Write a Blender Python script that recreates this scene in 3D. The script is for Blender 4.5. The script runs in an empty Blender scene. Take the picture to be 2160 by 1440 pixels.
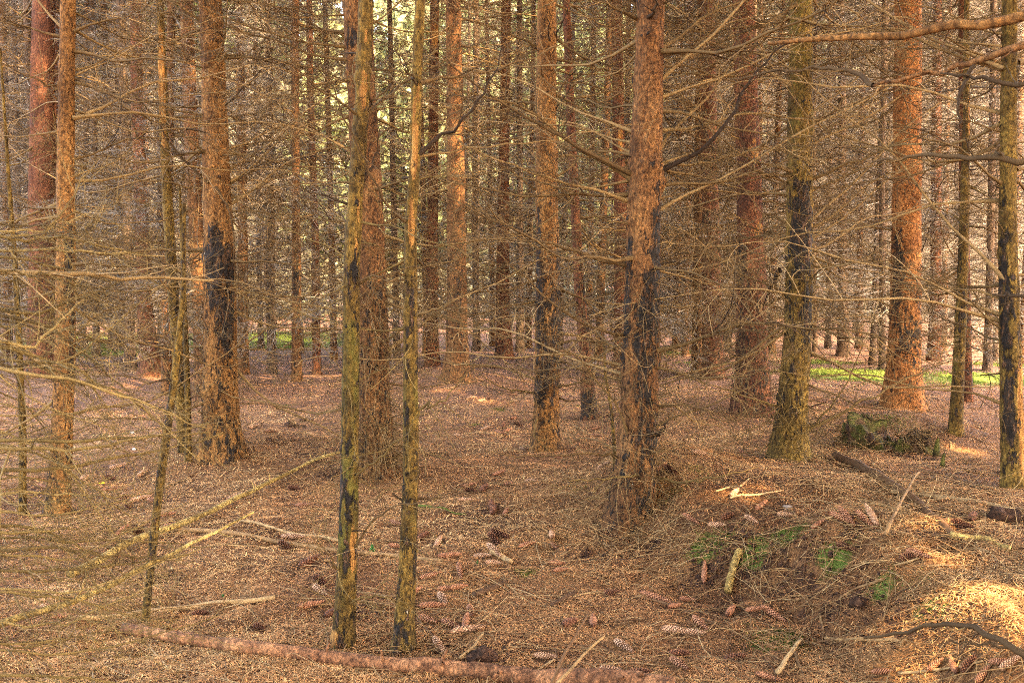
import bpy, math, random
import numpy as np
from mathutils import Vector, Matrix, Euler

rad = math.radians
random.seed(11)
RNG = np.random.default_rng(11)
scene = bpy.context.scene
col = scene.collection

# ------------------------------------------------------------------ camera
CAM = np.array([0.0, 0.0, 1.30])
PITCH = rad(3.3)
F = 2100.0                                  # focal length in photograph pixels (width 2160)
cam_data = bpy.data.cameras.new('camera')
cam_data.lens = 35.0
cam_data.sensor_width = 36.0
cam_data.clip_start = 0.05
cam_data.clip_end = 1200
cam_data.dof.use_dof = True
cam_data.dof.focus_distance = 6.0
cam_data.dof.aperture_fstop = 14.0
cam = bpy.data.objects.new('camera', cam_data)
cam.location = CAM
cam.rotation_euler = (math.pi / 2 - PITCH, 0, 0)
col.objects.link(cam)
scene.camera = cam

# ------------------------------------------------------------------ light
SUN_DIR = np.array([0.52, -0.42, 0.74]); SUN_DIR /= np.linalg.norm(SUN_DIR)   # towards the sun
sun_elev = math.asin(SUN_DIR[2]); sun_az = math.atan2(SUN_DIR[0], SUN_DIR[1])
world = bpy.data.worlds.new('World')
scene.world = world
world.use_nodes = True
wn = world.node_tree
sky = wn.nodes.new('ShaderNodeTexSky')
sky.sky_type = 'NISHITA'
sky.sun_disc = False
sky.sun_elevation = sun_elev
sky.sun_rotation = sun_az
sky.dust_density = 3.0
wn.links.new(sky.outputs[0], wn.nodes['Background'].inputs[0])
wn.nodes['Background'].inputs[1].default_value = 0.15
sun_data = bpy.data.lights.new('sun', 'SUN')
sun_data.energy = 2.2
sun_data.angle = rad(0.6)
sun_data.color = (1.0, 0.84, 0.6)
sun = bpy.data.objects.new('sun', sun_data)
sun.rotation_euler = Vector(SUN_DIR).to_track_quat('Z', 'Y').to_euler()
sun.location = (10, -4, 20)
col.objects.link(sun)
vs = scene.view_settings
vs.view_transform = 'Standard'; vs.look = 'None'; vs.gamma = 1.0; vs.use_curve_mapping = False
vs.exposure = 4.4
vs.use_white_balance = True
vs.white_balance_temperature = 8900
vs.white_balance_tint = 17
scene.cycles.filter_width = 1.0
scene.cycles.use_denoising = False
scene.cycles.denoiser = 'OPENIMAGEDENOISE'
scene.cycles.denoising_input_passes = 'RGB_ALBEDO_NORMAL'
scene.cycles.denoising_prefilter = 'ACCURATE'
scene.cycles.use_adaptive_sampling = False
scene.cycles.max_bounces = 6
scene.cycles.diffuse_bounces = 4
scene.cycles.glossy_bounces = 1
scene.cycles.transmission_bounces = 2

# ------------------------------------------------------------------ noise helpers
def _hash(i, j, k):
    n = (i * 374761393 + j * 668265263 + k * 2147483647 + 1274126177) & 0xFFFFFFFF
    n = ((n ^ (n >> 13)) * 1274126177) & 0xFFFFFFFF
    n = n ^ (n >> 16)
    return (n & 0xFFFFFF) / float(0xFFFFFF)

def vnoise(x, y, z=0.0):
    x, y, z = np.broadcast_arrays(np.asarray(x, float), np.asarray(y, float), np.asarray(z, float))
    xi = np.floor(x).astype(np.int64); yi = np.floor(y).astype(np.int64); zi = np.floor(z).astype(np.int64)
    fx, fy, fz = x - xi, y - yi, z - zi
    fx = fx * fx * (3 - 2 * fx); fy = fy * fy * (3 - 2 * fy); fz = fz * fz * (3 - 2 * fz)
    r = 0
    for a in (0, 1):
        wx = fx if a else 1 - fx
        for b in (0, 1):
            wy = fy if b else 1 - fy
            for c in (0, 1):
                wz = fz if c else 1 - fz
                r = r + wx * wy * wz * _hash(xi + a, yi + b, zi + c)
    return r * 2 - 1

def fbm(x, y, z=0.0, o=3):
    r, a, s = 0, 1.0, 1.0
    for k in range(o):
        r = r + a * vnoise(np.asarray(x) * s + 17.3 * k, np.asarray(y) * s + 5.1 * k, np.asarray(z) * s)
        a *= 0.5; s *= 2.03
    return r

# ------------------------------------------------------------------ terrain
def flat_point(px, py, z=0.0):
    d = ray(px, py); t = (z - CAM[2]) / d[2]
    return CAM + d * t

def ray(px, py):
    x = (px - 1080) / F; y = -(py - 720) / F
    d = np.array([x, math.cos(PITCH) + y * math.sin(PITCH), -math.sin(PITCH) + y * math.cos(PITCH)])
    return d

def at(px, py, Y):
    d = ray(px, py)
    return CAM + d * (Y / d[1])

# mounds: x, y, radius x, radius y, height
MOUNDS = []
def mound(px, py, rx, ry, h, dy=0.0):
    p = flat_point(px, py)
    MOUNDS.append((p[0], p[1] + dy, rx, ry, h))
mound(1340, 1080, 0.65, 0.6, 0.13)
mound(1700, 1000, 1.0, 0.7, 0.12)
mound(1900, 960, 0.9, 0.6, 0.30, 0.1)
mound(2060, 1180, 0.6, 0.7, 0.06)
mound(1720, 1120, 0.6, 0.30, 0.04)
mound(960, 820, 0.9, 1.2, 0.22)
mound(450, 960, 0.8, 0.7, 0.12)
mound(600, 960, 0.7, 0.5, 0.06)
mound(300, 820, 1.3, 1.2, 0.16)
mound(790, 1000, 0.5, 0.5, 0.06)
mound(1570, 870, 1.2, 1.0, 0.14)
mound(1090, 770, 1.5, 2.0, 0.12)

BANK = np.array([(-.6, 5.7), (.5, 5.2), (.8, 4.67), (1.06, 4.27), (1.25, 3.93), (1.40, 3.5), (1.46, 2.9), (1.5, .5)])
def ground_h(x, y):
    x = np.asarray(x, float); y = np.asarray(y, float)
    h = np.zeros(np.broadcast(x, y).shape)
    for mx, my, rx, ry, a in MOUNDS:
        h = h + a * np.exp(-((x - mx) / rx) ** 2 - ((y - my) / ry) ** 2)
    d = np.sqrt(x * x + y * y)
    h = h + 0.05 * fbm(x * 0.45, y * 0.45, 3.0, 2)
    h = h + 0.022 * fbm(x * 2.2, y * 2.2, 1.0, 3) * np.clip(1.3 - d / 40, 0.2, 1)
    rough = np.clip(fbm(x * 1.3 + 9, y * 1.3, 7.0, 2) + 0.3, 0, 1)
    h = h + 0.014 * fbm(x * 12, y * 12, 0.0, 2) * (0.35 + rough) * np.clip(1.4 - d / 10, 0, 1)
    # crumbling bank on the right: rougher face
    b = np.exp(-((x - 1.35) / 0.7) ** 2 - ((y - 4.15) / 0.5) ** 2)
    h = h + b * 0.035 * fbm(x * 7, y * 7, 2.0, 3)
    # the right-hand bank: a ragged step, higher ground behind and to the right of it
    ye = np.interp(x, BANK[:, 0], BANK[:, 1])
    dd = np.full(np.shape(x), 9.0)
    for (ax, ay), (bx, by) in zip(BANK[:-1], BANK[1:]):
        u = np.clip(((x - ax) * (bx - ax) + (y - ay) * (by - ay)) / ((bx - ax) ** 2 + (by - ay) ** 2), 0, 1)
        dd = np.minimum(dd, np.hypot(x - ax - u * (bx - ax), y - ay - u * (by - ay)))
    sg = np.where((y > ye) | (x > 1.5), 1.0, -1.0)
    t = (sg * dd + 0.13 * fbm(x * 2.3, y * 2.3, 11.0, 3)) / 0.55 + .5
    t = np.clip(t, 0, 1); t = t * t * (3 - 2 * t)
    fx = np.clip((x - .4) / .5, 0, 1); fx = fx * fx * (3 - 2 * fx)
    h = h + .26 * t * fx * np.exp(-(np.clip(y - 5.4, 0, None) / 1.3) ** 2) * np.exp(-(np.clip(x - 2.6, 0, None) / 1.5) ** 2)
    return h

CAM_T = np.geomspace(1.2, 130, 340)
def gp(px, py):
    """the point of the ground seen at a place of the photograph"""
    d = ray(px, py); T_ = CAM_T
    for _ in range(2):
        P = CAM[None] + T_[:, None] * d[None]
        below = P[:, 2] < ground_h(P[:, 0], P[:, 1])
        i = int(np.argmax(below))
        if not below.any(): i = len(T_) - 1
        T_ = np.linspace(T_[max(0, i - 1)], T_[i] + 1e-4, 24)
    p = P[i].copy(); p[2] = float(ground_h(p[0], p[1]))
    return p

# ------------------------------------------------------------------ mesh helpers
def mesh_from(name, V, quads, mat, smooth=True, attrs=None, tris=None):
    me = bpy.data.meshes.new(name)
    V = np.asarray(V, dtype=np.float32)
    faces = []
    nq = 0 if quads is None else len(quads); nt = 0 if tris is None else len(tris)
    me.vertices.add(len(V)); me.vertices.foreach_set('co', V.ravel())
    loops = []
    if nq: loops.append(np.asarray(quads, dtype=np.int32).ravel())
    if nt: loops.append(np.asarray(tris, dtype=np.int32).ravel())
    L = np.concatenate(loops)
    me.loops.add(len(L)); me.loops.foreach_set('vertex_index', L)
    me.polygons.add(nq + nt)
    starts = np.concatenate([np.arange(nq) * 4, nq * 4 + np.arange(nt) * 3]).astype(np.int32)
    me.polygons.foreach_set('loop_start', starts)
    me.polygons.foreach_set('use_smooth', np.full(nq + nt, smooth))
    if attrs:
        for k, a in attrs.items():
            a = np.asarray(a, dtype=np.float32)
            if a.ndim == 1:
                at_ = me.attributes.new(k, 'FLOAT', 'POINT'); at_.data.foreach_set('value', a)
            else:
                if a.shape[1] == 3: a = np.concatenate([a, np.ones((len(a), 1), np.float32)], 1)
                at_ = me.attributes.new(k, 'FLOAT_COLOR', 'POINT'); at_.data.foreach_set('color', a.ravel())
    me.update(calc_edges=True)
    if mat: me.materials.append(mat)
    return me

class Tubes:
    """collects bent tapering tubes and builds them as one mesh"""
    def __init__(self):
        self.g = {}
    def add(self, pts, rr, sides=3, tint=None):
        pts = np.asarray(pts, float)
        rr = np.asarray(rr, float)
        if rr.ndim == 0: rr = np.full(len(pts), float(rr))
        if tint is None: tint = RNG.random()
        self.g.setdefault((len(pts), sides), []).append((pts, rr, tint))
    def arrays(self):
        Vs, Qs, Ts = [], [], []; off = 0
        for (n, s), items in self.g.items():
            P = np.stack([i[0] for i in items]); R = np.stack([i[1] for i in items]); T = np.array([i[2] for i in items])
            B = len(P)
            tan = np.gradient(P, axis=1)
            tan /= np.linalg.norm(tan, axis=2, keepdims=True) + 1e-9
            ch = P[:, -1] - P[:, 0]; ch /= np.linalg.norm(ch, axis=1, keepdims=True) + 1e-9
            ref = np.where(np.abs(ch[:, 2:3]) < 0.8, np.array([[0, 0, 1.0]]), np.array([[1.0, 0.1, 0]]))
            ref = np.repeat(ref[:, None], n, 1)
            u = np.cross(tan, ref); u /= np.linalg.norm(u, axis=2, keepdims=True) + 1e-9
            v = np.cross(tan, u)
            a = np.arange(s) * 2 * math.pi / s
            V = P[:, :, None] + R[:, :, None, None] * (np.cos(a)[None, None, :, None] * u[:, :, None] + np.sin(a)[None, None, :, None] * v[:, :, None])
            Vs.append(V.reshape(-1, 3)); Ts.append(np.repeat(T, n * s))
            i = np.arange(n - 1)[:, None]; j = np.arange(s)[None]
            q = np.stack([i * s + j, i * s + (j + 1) % s, (i + 1) * s + (j + 1) % s, (i + 1) * s + j], -1).reshape(-1, 4)
            Q = (q[None] + (np.arange(B) * n * s)[:, None, None]).reshape(-1, 4) + off
            Qs.append(Q); off += B * n * s
        return np.concatenate(Vs), np.concatenate(Qs), np.concatenate(Ts)
    def mesh(self, name, mat):
        V, Q, T = self.arrays()
        return mesh_from(name, V, Q, mat, True, {'tint': T})

def link(name, me, parent=None, loc=(0, 0, 0)):
    o = bpy.data.objects.new(name, me); col.objects.link(o)
    if parent is not None: o.parent = parent
    o.location = loc
    return o

def tag(o, label=None, cat=None, group=None, kind=None):
    if label: o['label'] = label
    if cat: o['category'] = cat
    if group: o['group'] = group
    if kind: o['kind'] = kind
    return o

# ------------------------------------------------------------------ materials
def newmat(name):
    m = bpy.data.materials.new(name); m.use_nodes = True
    nt = m.node_tree
    b = nt.nodes['Principled BSDF']
    b.inputs['Roughness'].default_value = 0.85
    b.inputs['Specular IOR Level'].default_value = 0.2
    return m, nt, b

def nd(nt, t, **kw):
    n = nt.nodes.new(t)
    for k, v in kw.items():
        if k.startswith('i_'):
            key = k[2:]
            n.inputs[int(key) if key.isdigit() else key].default_value = v
        else: setattr(n, k, v)
    return n

def ramp(nt, src, stops, interp='LINEAR'):
    r = nt.nodes.new('ShaderNodeValToRGB'); cr = r.color_ramp; cr.interpolation = interp
    while len(cr.elements) < len(stops): cr.elements.new(0.5)
    for e, (p, c) in zip(cr.elements, stops):
        e.position = p; e.color = (*c, 1) if len(c) == 3 else c
    nt.links.new(src, r.inputs[0]); return r.outputs[0]

def noise(nt, vec, scale, detail=4, rough=0.6, dist=0.0):
    n = nd(nt, 'ShaderNodeTexNoise'); n.inputs['Scale'].default_value = scale
    n.inputs['Detail'].default_value = detail; n.inputs['Roughness'].default_value = rough
    n.inputs['Distortion'].default_value = dist
    nt.links.new(vec, n.inputs['Vector']); return n.outputs['Fac']

def mapping(nt, vec, scale=(1, 1, 1), rot=(0, 0, 0)):
    m = nd(nt, 'ShaderNodeMapping'); m.inputs['Scale'].default_value = scale; m.inputs['Rotation'].default_value = rot
    nt.links.new(vec, m.inputs['Vector']); return m.outputs[0]

def mix(nt, fac, a, b, mode='MIX'):
    m = nd(nt, 'ShaderNodeMix', data_type='RGBA', blend_type=mode)
    for sock, v in ((m.inputs['Factor'], fac), (m.inputs['A'], a), (m.inputs['B'], b)):
        if hasattr(v, 'is_linked') or hasattr(v, 'links'): nt.links.new(v, sock)
        elif isinstance(v, (int, float)): sock.default_value = v
        else: sock.default_value = (*v, 1)
    return m.outputs['Result']

def math_(nt, op, a, b=None, c=None, clamp=False):
    m = nd(nt, 'ShaderNodeMath', operation=op, use_clamp=clamp)
    for i, v in enumerate((a, b, c)):
        if v is None: continue
        if isinstance(v, (int, float)): m.inputs[i].default_value = v
        else: nt.links.new(v, m.inputs[i])
    return m.outputs[0]

def bump(nt, b, h, strength, dist):
    n = nd(nt, 'ShaderNodeBump'); n.inputs['Strength'].default_value = strength; n.inputs['Distance'].default_value = dist
    nt.links.new(h, n.inputs['Height']); nt.links.new(n.outputs[0], b.inputs['Normal'])

def bark_mat(name, c_dark, c_mid, c_light, moss=0.0, flake=55.0):
    m, nt, b = newmat(name)
    pos = nd(nt, 'ShaderNodeNewGeometry').outputs['Position']
    v1 = mapping(nt, pos, (1, 1, 0.55))
    vo = nd(nt, 'ShaderNodeTexVoronoi', feature='F1'); vo.inputs['Scale'].default_value = flake
    vo.inputs['Randomness'].default_value = 1.0
    wob = nd(nt, 'ShaderNodeTexNoise'); wob.inputs['Scale'].default_value = 14; nt.links.new(v1, wob.inputs['Vector'])
    add = nd(nt, 'ShaderNodeVectorMath', operation='MULTIPLY_ADD'); nt.links.new(wob.outputs['Color'], add.inputs[0])
    add.inputs[1].default_value = (0.06, 0.06, 0.06); nt.links.new(v1, add.inputs[2])
    nt.links.new(add.outputs[0], vo.inputs['Vector'])
    n_big = noise(nt, v1, 5, 5, 0.65)
    n_fine = noise(nt, v1, 90, 5, 0.7)
    base = ramp(nt, n_big, [(0.3, c_dark), (0.48, c_mid), (0.68, c_light)])
    fl = ramp(nt, vo.outputs['Distance'], [(0.15, (1.35, 1.3, 1.2)), (0.55, (0.9, 0.85, 0.8)), (0.8, (0.5, 0.45, 0.42))])
    base = mix(nt, 0.9, base, fl, 'MULTIPLY')
    fine = ramp(nt, n_fine, [(0.36, (0.22, 0.2, 0.18)), (0.5, (1, 1, 1)), (0.66, (1.8, 1.65, 1.5))])
    base = mix(nt, 0.85, base, fine, 'MULTIPLY')
    sp = noise(nt, mapping(nt, pos, (1, 1, 0.5)), 40, 2, 0.5)
    base = mix(nt, ramp(nt, sp, [(0.0, (.8,) * 3), (0.27, (.8,) * 3), (0.33, (0,) * 3)]), base, (0.05, 0.025, 0.015))
    at_ = nd(nt, 'ShaderNodeAttribute', attribute_name='marks')
    sep = nd(nt, 'ShaderNodeSeparateColor'); nt.links.new(at_.outputs['Color'], sep.inputs[0])
    nz = noise(nt, mapping(nt, pos, (1, 1, 0.4)), 27, 5, 0.72)
    def mask(ch, w=2.3, lo=0.48, hi=0.6):
        s = math_(nt, 'MULTIPLY_ADD', nz, w, math_(nt, 'SUBTRACT', ch, w * 0.5))
        return ramp(nt, s, [(lo, (0,) * 3), (hi, (1,) * 3)])
    # moss and algae
    nm = noise(nt, mapping(nt, pos, (1, 1, 0.4)), 9, 5, 0.7)
    mm = ramp(nt, math_(nt, 'ADD', nm, math_(nt, 'MULTIPLY_ADD', sep.outputs[2], 0.5, moss - 0.5)), [(0.42, (0,) * 3), (0.62, (0.9,) * 3)])
    mosscol = ramp(nt, noise(nt, pos, 60, 3), [(0.3, (0.035, 0.035, 0.006)), (0.7, (0.14, 0.115, 0.022))])
    c = mix(nt, mm, base, mosscol)
    # bare wood where bark has come off, and one trunk's painted sunlit strip
    wood = ramp(nt, noise(nt, mapping(nt, pos, (1, 1, 0.08)), 60, 4, 0.6), [(0.35, (0.14, 0.055, 0.016)), (0.6, (0.36, 0.165, 0.045)), (0.7, (0.45, 0.27, 0.10))])
    c = mix(nt, mask(sep.outputs[1]), c, wood)
    # black resin-soaked wounds
    dk = ramp(nt, noise(nt, mapping(nt, pos, (1, 1, 0.3)), 45, 5, 0.75), [(0.36, (0.008, 0.006, 0.005)), (0.53, (0.02, 0.013, 0.009)), (0.6, (0.11, 0.05, 0.022)), (0.66, (0.1, 0.05, 0.03)), (0.7, (0.4, 0.35, 0.26))])
    cm = mask(sep.outputs[0])
    c = mix(nt, cm, c, dk)
    nt.links.new(c, b.inputs['Base Color'])
    nt.links.new(math_(nt, 'MULTIPLY_ADD', cm, -0.2, 0.88), b.inputs['Roughness'])
    hh = math_(nt, 'ADD', math_(nt, 'MULTIPLY', vo.outputs['Distance'], -0.5), n_fine)
    hh = math_(nt, 'ADD', hh, math_(nt, 'MULTIPLY', cm, math_(nt, 'MULTIPLY', nz, 3.0)))
    bump(nt, b, hh, 1.0, 0.009)
    return m

BARK = {
    'red': bark_mat('bark_red', (0.038, 0.015, 0.009), (0.10, 0.037, 0.018), (0.16, 0.064, 0.03), -0.03),
    'brown': bark_mat('bark_brown', (0.045, 0.020, 0.008), (0.128, 0.057, 0.022), (0.2, 0.098, 0.038), 0.03),
    'orange': bark_mat('bark_orange', (0.10, 0.038, 0.013), (0.235, 0.094, 0.031), (0.34, 0.148, 0.053), -0.1),
    'olive': bark_mat('bark_olive', (0.036, 0.021, 0.006), (0.10, 0.06, 0.015), (0.18, 0.112, 0.028), 0.10),
    'tan': bark_mat('bark_tan', (0.07, 0.031, 0.011), (0.18, 0.084, 0.028), (0.265, 0.134, 0.047), 0.03),
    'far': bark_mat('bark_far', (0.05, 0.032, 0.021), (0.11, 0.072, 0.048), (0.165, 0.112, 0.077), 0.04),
    'log': bark_mat('log_bark', (0.08, 0.035, 0.018), (0.21, 0.096, 0.048), (0.33, 0.17, 0.088), -0.1, 34),
    'pole': bark_mat('pole_bark', (0.13, 0.08, 0.025), (0.32, 0.22, 0.075), (0.46, 0.34, 0.13), -0.02, 40),
}

def tint_mat(name, stops, scale=40, rough=0.85, var=0.5, bmp=0.0, trans=None):
    """colour by piece ('tint' attribute) and fine noise"""
    m, nt, b = newmat(name)
    t = nd(nt, 'ShaderNodeAttribute', attribute_name='tint').outputs['Fac']
    c = ramp(nt, t, stops)
    pos = nd(nt, 'ShaderNodeNewGeometry').outputs['Position']
    n = noise(nt, pos, scale, 3, 0.6)
    c = mix(nt, var, c, ramp(nt, n, [(0.3, (0.45, 0.43, 0.42)), (0.5, (1,) * 3), (0.72, (1.5, 1.5, 1.4))]), 'MULTIPLY')
    nt.links.new(c, b.inputs['Base Color'])
    b.inputs['Roughness'].default_value = rough
    if bmp: bump(nt, b, n, 0.8, bmp)
    if trans:
        tr = nd(nt, 'ShaderNodeBsdfTranslucent'); nt.links.new(c, tr.inputs[0])
        ms = nd(nt, 'ShaderNodeMixShader'); ms.inputs[0].default_value = trans
        nt.links.new(b.outputs[0], ms.inputs[1]); nt.links.new(tr.outputs[0], ms.inputs[2])
        nt.links.new(ms.outputs[0], nt.nodes['Material Output'].inputs[0])
    return m

TWIG = tint_mat('dead_twig', [(0.0, (0.02, 0.01, 0.005)), (0.35, (0.07, 0.038, 0.014)), (0.7, (0.165, 0.097, 0.037)), (1.0, (0.32, 0.2, 0.09))], 18, 0.8, 0.5)
TWIG_OLIVE = tint_mat('lichened_twig', [(0.0, (0.04, 0.022, 0.007)), (0.5, (0.12, 0.074, 0.023)), (1.0, (0.23, 0.15, 0.055))], 18, 0.8, 0.6)
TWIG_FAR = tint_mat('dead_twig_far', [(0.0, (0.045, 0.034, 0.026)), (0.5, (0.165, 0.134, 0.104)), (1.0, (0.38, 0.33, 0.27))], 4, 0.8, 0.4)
STICK = tint_mat('fallen_wood', [(0.0, (0.05, 0.024, 0.012)), (0.3, (0.14, 0.068, 0.03)), (0.6, (0.23, 0.13, 0.055)), (1.0, (0.36, 0.23, 0.11))], 30, 0.8, 0.8, 0.004)
LITTER = tint_mat('needle_litter', [(0.0, (0.09, 0.033, 0.014)), (0.3, (0.34, 0.14, 0.054)), (0.65, (0.52, 0.245, 0.093)), (1.0, (0.66, 0.41, 0.18))], 7, 0.8, 0.45)
CONE = {}
CONE['red'] = tint_mat('cone_red', [(0.0, (0.05, 0.016, 0.008)), (0.5, (0.26, 0.098, 0.046)), (1.0, (0.42, 0.19, 0.10))], 120, 0.6, 0.5)
CONE['dark'] = tint_mat('cone_dark', [(0.0, (0.025, 0.01, 0.006)), (0.5, (0.12, 0.042, 0.02)), (1.0, (0.25, 0.095, 0.045))], 120, 0.6, 0.5)
CONE['tan'] = tint_mat('cone_tan', [(0.0, (0.1, 0.04, 0.02)), (0.5, (0.38, 0.19, 0.10)), (1.0, (0.55, 0.32, 0.2))], 120, 0.6, 0.5)
NEEDLES = tint_mat('green_needles', [(0.0, (0.02, 0.035, 0.008)), (0.6, (0.05, 0.085, 0.018)), (1.0, (0.09, 0.12, 0.03))], 3, 0.6, 0.4, 0, 0.3)
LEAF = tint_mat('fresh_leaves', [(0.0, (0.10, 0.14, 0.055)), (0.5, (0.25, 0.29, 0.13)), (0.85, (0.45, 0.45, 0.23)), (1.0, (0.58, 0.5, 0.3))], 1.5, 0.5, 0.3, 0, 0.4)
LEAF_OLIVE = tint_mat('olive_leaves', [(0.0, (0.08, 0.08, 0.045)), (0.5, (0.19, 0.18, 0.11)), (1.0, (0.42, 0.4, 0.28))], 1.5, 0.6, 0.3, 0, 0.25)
MOSS = tint_mat('moss', [(0.0, (0.035, 0.045, 0.008)), (0.5, (0.085, 0.105, 0.018)), (1.0, (0.18, 0.19, 0.04))], 30, 0.9, 0.5, 0, 0.25)
GRASS = tint_mat('grass', [(0.0, (0.05, 0.08, 0.012)), (0.5, (0.11, 0.165, 0.03)), (1.0, (0.2, 0.23, 0.05))], 10, 0.8, 0.4, 0, 0.3)

# ground: litter, darker soil, moss and far pinkish litter
def ground_material():
    m, nt, b = newmat('forest_floor')
    pos = nd(nt, 'ShaderNodeNewGeometry').outputs['Position']
    n1 = noise(nt, pos, 1.6, 5, 0.65)
    n2 = noise(nt, pos, 22, 5, 0.75, 0.6)
    n3 = noise(nt, mapping(nt, pos, (1, 3.2, 1), (0, 0, 0.6)), 55, 4, 0.7, 1.5)
    n4 = noise(nt, mapping(nt, pos, (3.2, 1, 1), (0, 0, 0.4)), 60, 4, 0.7, 1.5)
    base = ramp(nt, n1, [(0.32, (0.12, 0.05, 0.022)), (0.5, (0.28, 0.125, 0.049)), (0.66, (0.4, 0.2, 0.078))])
    st = math_(nt, 'MAXIMUM', n3, n4)
    base = mix(nt, 0.9, base, ramp(nt, st, [(0.4, (0.3, 0.27, 0.26)), (0.55, (0.9, 0.9, 0.9)), (0.72, (1.7, 1.55, 1.4))]), 'MULTIPLY')
    base = mix(nt, 0.6, base, ramp(nt, n2, [(0.3, (0.45, 0.4, 0.4)), (0.5, (1, 1, 1)), (0.7, (1.35, 1.3, 1.2))]), 'MULTIPLY')
    at_ = nd(nt, 'ShaderNodeAttribute', attribute_name='cover')
    sep = nd(nt, 'ShaderNodeSeparateColor'); nt.links.new(at_.outputs['Color'], sep.inputs[0])
    nz = noise(nt, pos, 9, 5, 0.75)
    def mk(ch, lo, hi):
        return ramp(nt, math_(nt, 'ADD', math_(nt, 'SUBTRACT', ch, 0.5), nz), [(lo, (0,) * 3), (hi, (1,) * 3)])
    soil = ramp(nt, n2, [(0.35, (0.02, 0.009, 0.006)), (0.55, (0.075, 0.032, 0.02)), (0.7, (0.2, 0.09, 0.05))])
    c = mix(nt, mk(sep.outputs[0], 0.5, 0.66), base, soil)
    ms = ramp(nt, n2, [(0.3, (0.06, 0.09, 0.012)), (0.6, (0.16, 0.22, 0.04)), (0.75, (0.28, 0.33, 0.08))])
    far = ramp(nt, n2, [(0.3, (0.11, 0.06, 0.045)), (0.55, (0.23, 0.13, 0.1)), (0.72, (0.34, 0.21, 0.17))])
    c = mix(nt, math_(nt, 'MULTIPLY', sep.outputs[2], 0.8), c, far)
    c = mix(nt, mk(sep.outputs[1], 0.5, 0.68), c, ms)
    nt.links.new(c, b.inputs['Base Color'])
    bump(nt, b, math_(nt, 'ADD', st, math_(nt, 'MULTIPLY', n2, 1.5)), 1.0, 0.02)
    return m
GROUND = ground_material()

# ------------------------------------------------------------------ ground sheet
SOIL = []; MOSSP = []
def spot(lst, px, py, r, s=1.0, ry=None):
    p = gp(px, py); lst.append((p[0], p[1], r, ry or r, s))
for a in [(1500, 1180, .20), (1590, 1190, .22), (1700, 1200, .2), (1800, 1260, .2), (1880, 1310, .2), (1960, 1330, .15), (1550, 1140, .12), (1640, 1230, .2),
          (1740, 1300, .2), (1290, 1120, .18), (1240, 1170, .12), (620, 900, .12), (650, 960, .2), (590, 930, .14), (700, 1000, .18), (1020, 1390, .16),
          (2110, 1090, .16), (2150, 1100, .15), (1960, 1120, .14), (1250, 880, .25), (1850, 930, .15), (1900, 960, .2), (1960, 970, .15), (220, 870, .4), (310, 930, .35),
          (400, 905, .3), (250, 1110, .12), (560, 1130, .1), (1800, 1110, .12), (340, 1215, .12), (1380, 1150, .14), (780, 1290, .1), (1470, 1230, .1)]:
    spot(SOIL, a[0], a[1], a[2], 0.62)
for a in [(600, 857, .16, 0.8), (1110, 1205, .07, 0.7), (1030, 830, .15, 0.6), (1050, 865, .1, .5), (1000, 895, .08, .5), (1235, 855, .12, .6), (1225, 1030, .06, .3),
          (1500, 1150, .12, 1.0), (1660, 1125, .1, .9), (1965, 1280, .09, .9), (1640, 1350, .13, 1.0), (1590, 1170, .1, .8), (1760, 1170, .1, .8), (1860, 1240, .08, .8), (1870, 890, .2, .5), (1980, 960, .12, .5), (290, 915, .16, .5),
          (210, 920, .12, .5), (1930, 1230, .06, .5), (1420, 1040, .08, .5), (1470, 985, .1, .6), (1765, 788, .8, 1.15), (1845, 800, .6, 1.15), (1730, 765, .7, .85), (2080, 800, .8, 1.1), (2130, 770, .7, .85),
          (560, 728, 1.7, 1.2), (600, 715, 2.4, 1.2), (540, 705, 2.4, 1.2), (240, 732, 1.6, 1.2), (290, 722, 1.5, 1.0), (200, 720, 1.8, 1.1), (1420, 745, .8, .6), (1480, 765, .5, .5), (2000, 815, .4, .6), (165, 715, 2., .7)]:
    spot(MOSSP, a[0], a[1], a[2], a[3])

def patchval(lst, x, y):
    v = np.zeros(np.broadcast(x, y).shape)
    for px, py, rx, ry, s in lst:
        v = np.maximum(v, s * np.exp(-(((x - px) / rx) ** 2 + ((y - py) / ry) ** 2) * 0.8))
    return v

xs = np.concatenate([-np.geomspace(300, 3.3, 46), np.arange(-3.2, 3.25, 0.03), np.geomspace(3.3, 300, 46)])
ys = np.concatenate([-np.geomspace(120, 1.0, 14), np.arange(-0.5, 2.4, 0.4), np.arange(2.5, 9.0, 0.03), np.geomspace(9.1, 500, 120)])
GX, GY = np.meshgrid(xs, ys)
GZ = ground_h(GX, GY)
nx, ny = len(xs), len(ys)
ii = np.arange(ny - 1)[:, None]; jj = np.arange(nx - 1)[None]
Q = np.stack([ii * nx + jj, ii * nx + jj + 1, (ii + 1) * nx + jj + 1, (ii + 1) * nx + jj], -1).reshape(-1, 4)
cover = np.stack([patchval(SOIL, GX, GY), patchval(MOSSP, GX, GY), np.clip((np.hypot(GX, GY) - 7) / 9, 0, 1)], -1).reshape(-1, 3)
me = mesh_from('ground', np.stack([GX, GY, GZ], -1).reshape(-1, 3), Q, GROUND, True, {'cover': cover})
tag(link('ground', me), kind='structure')

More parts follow.
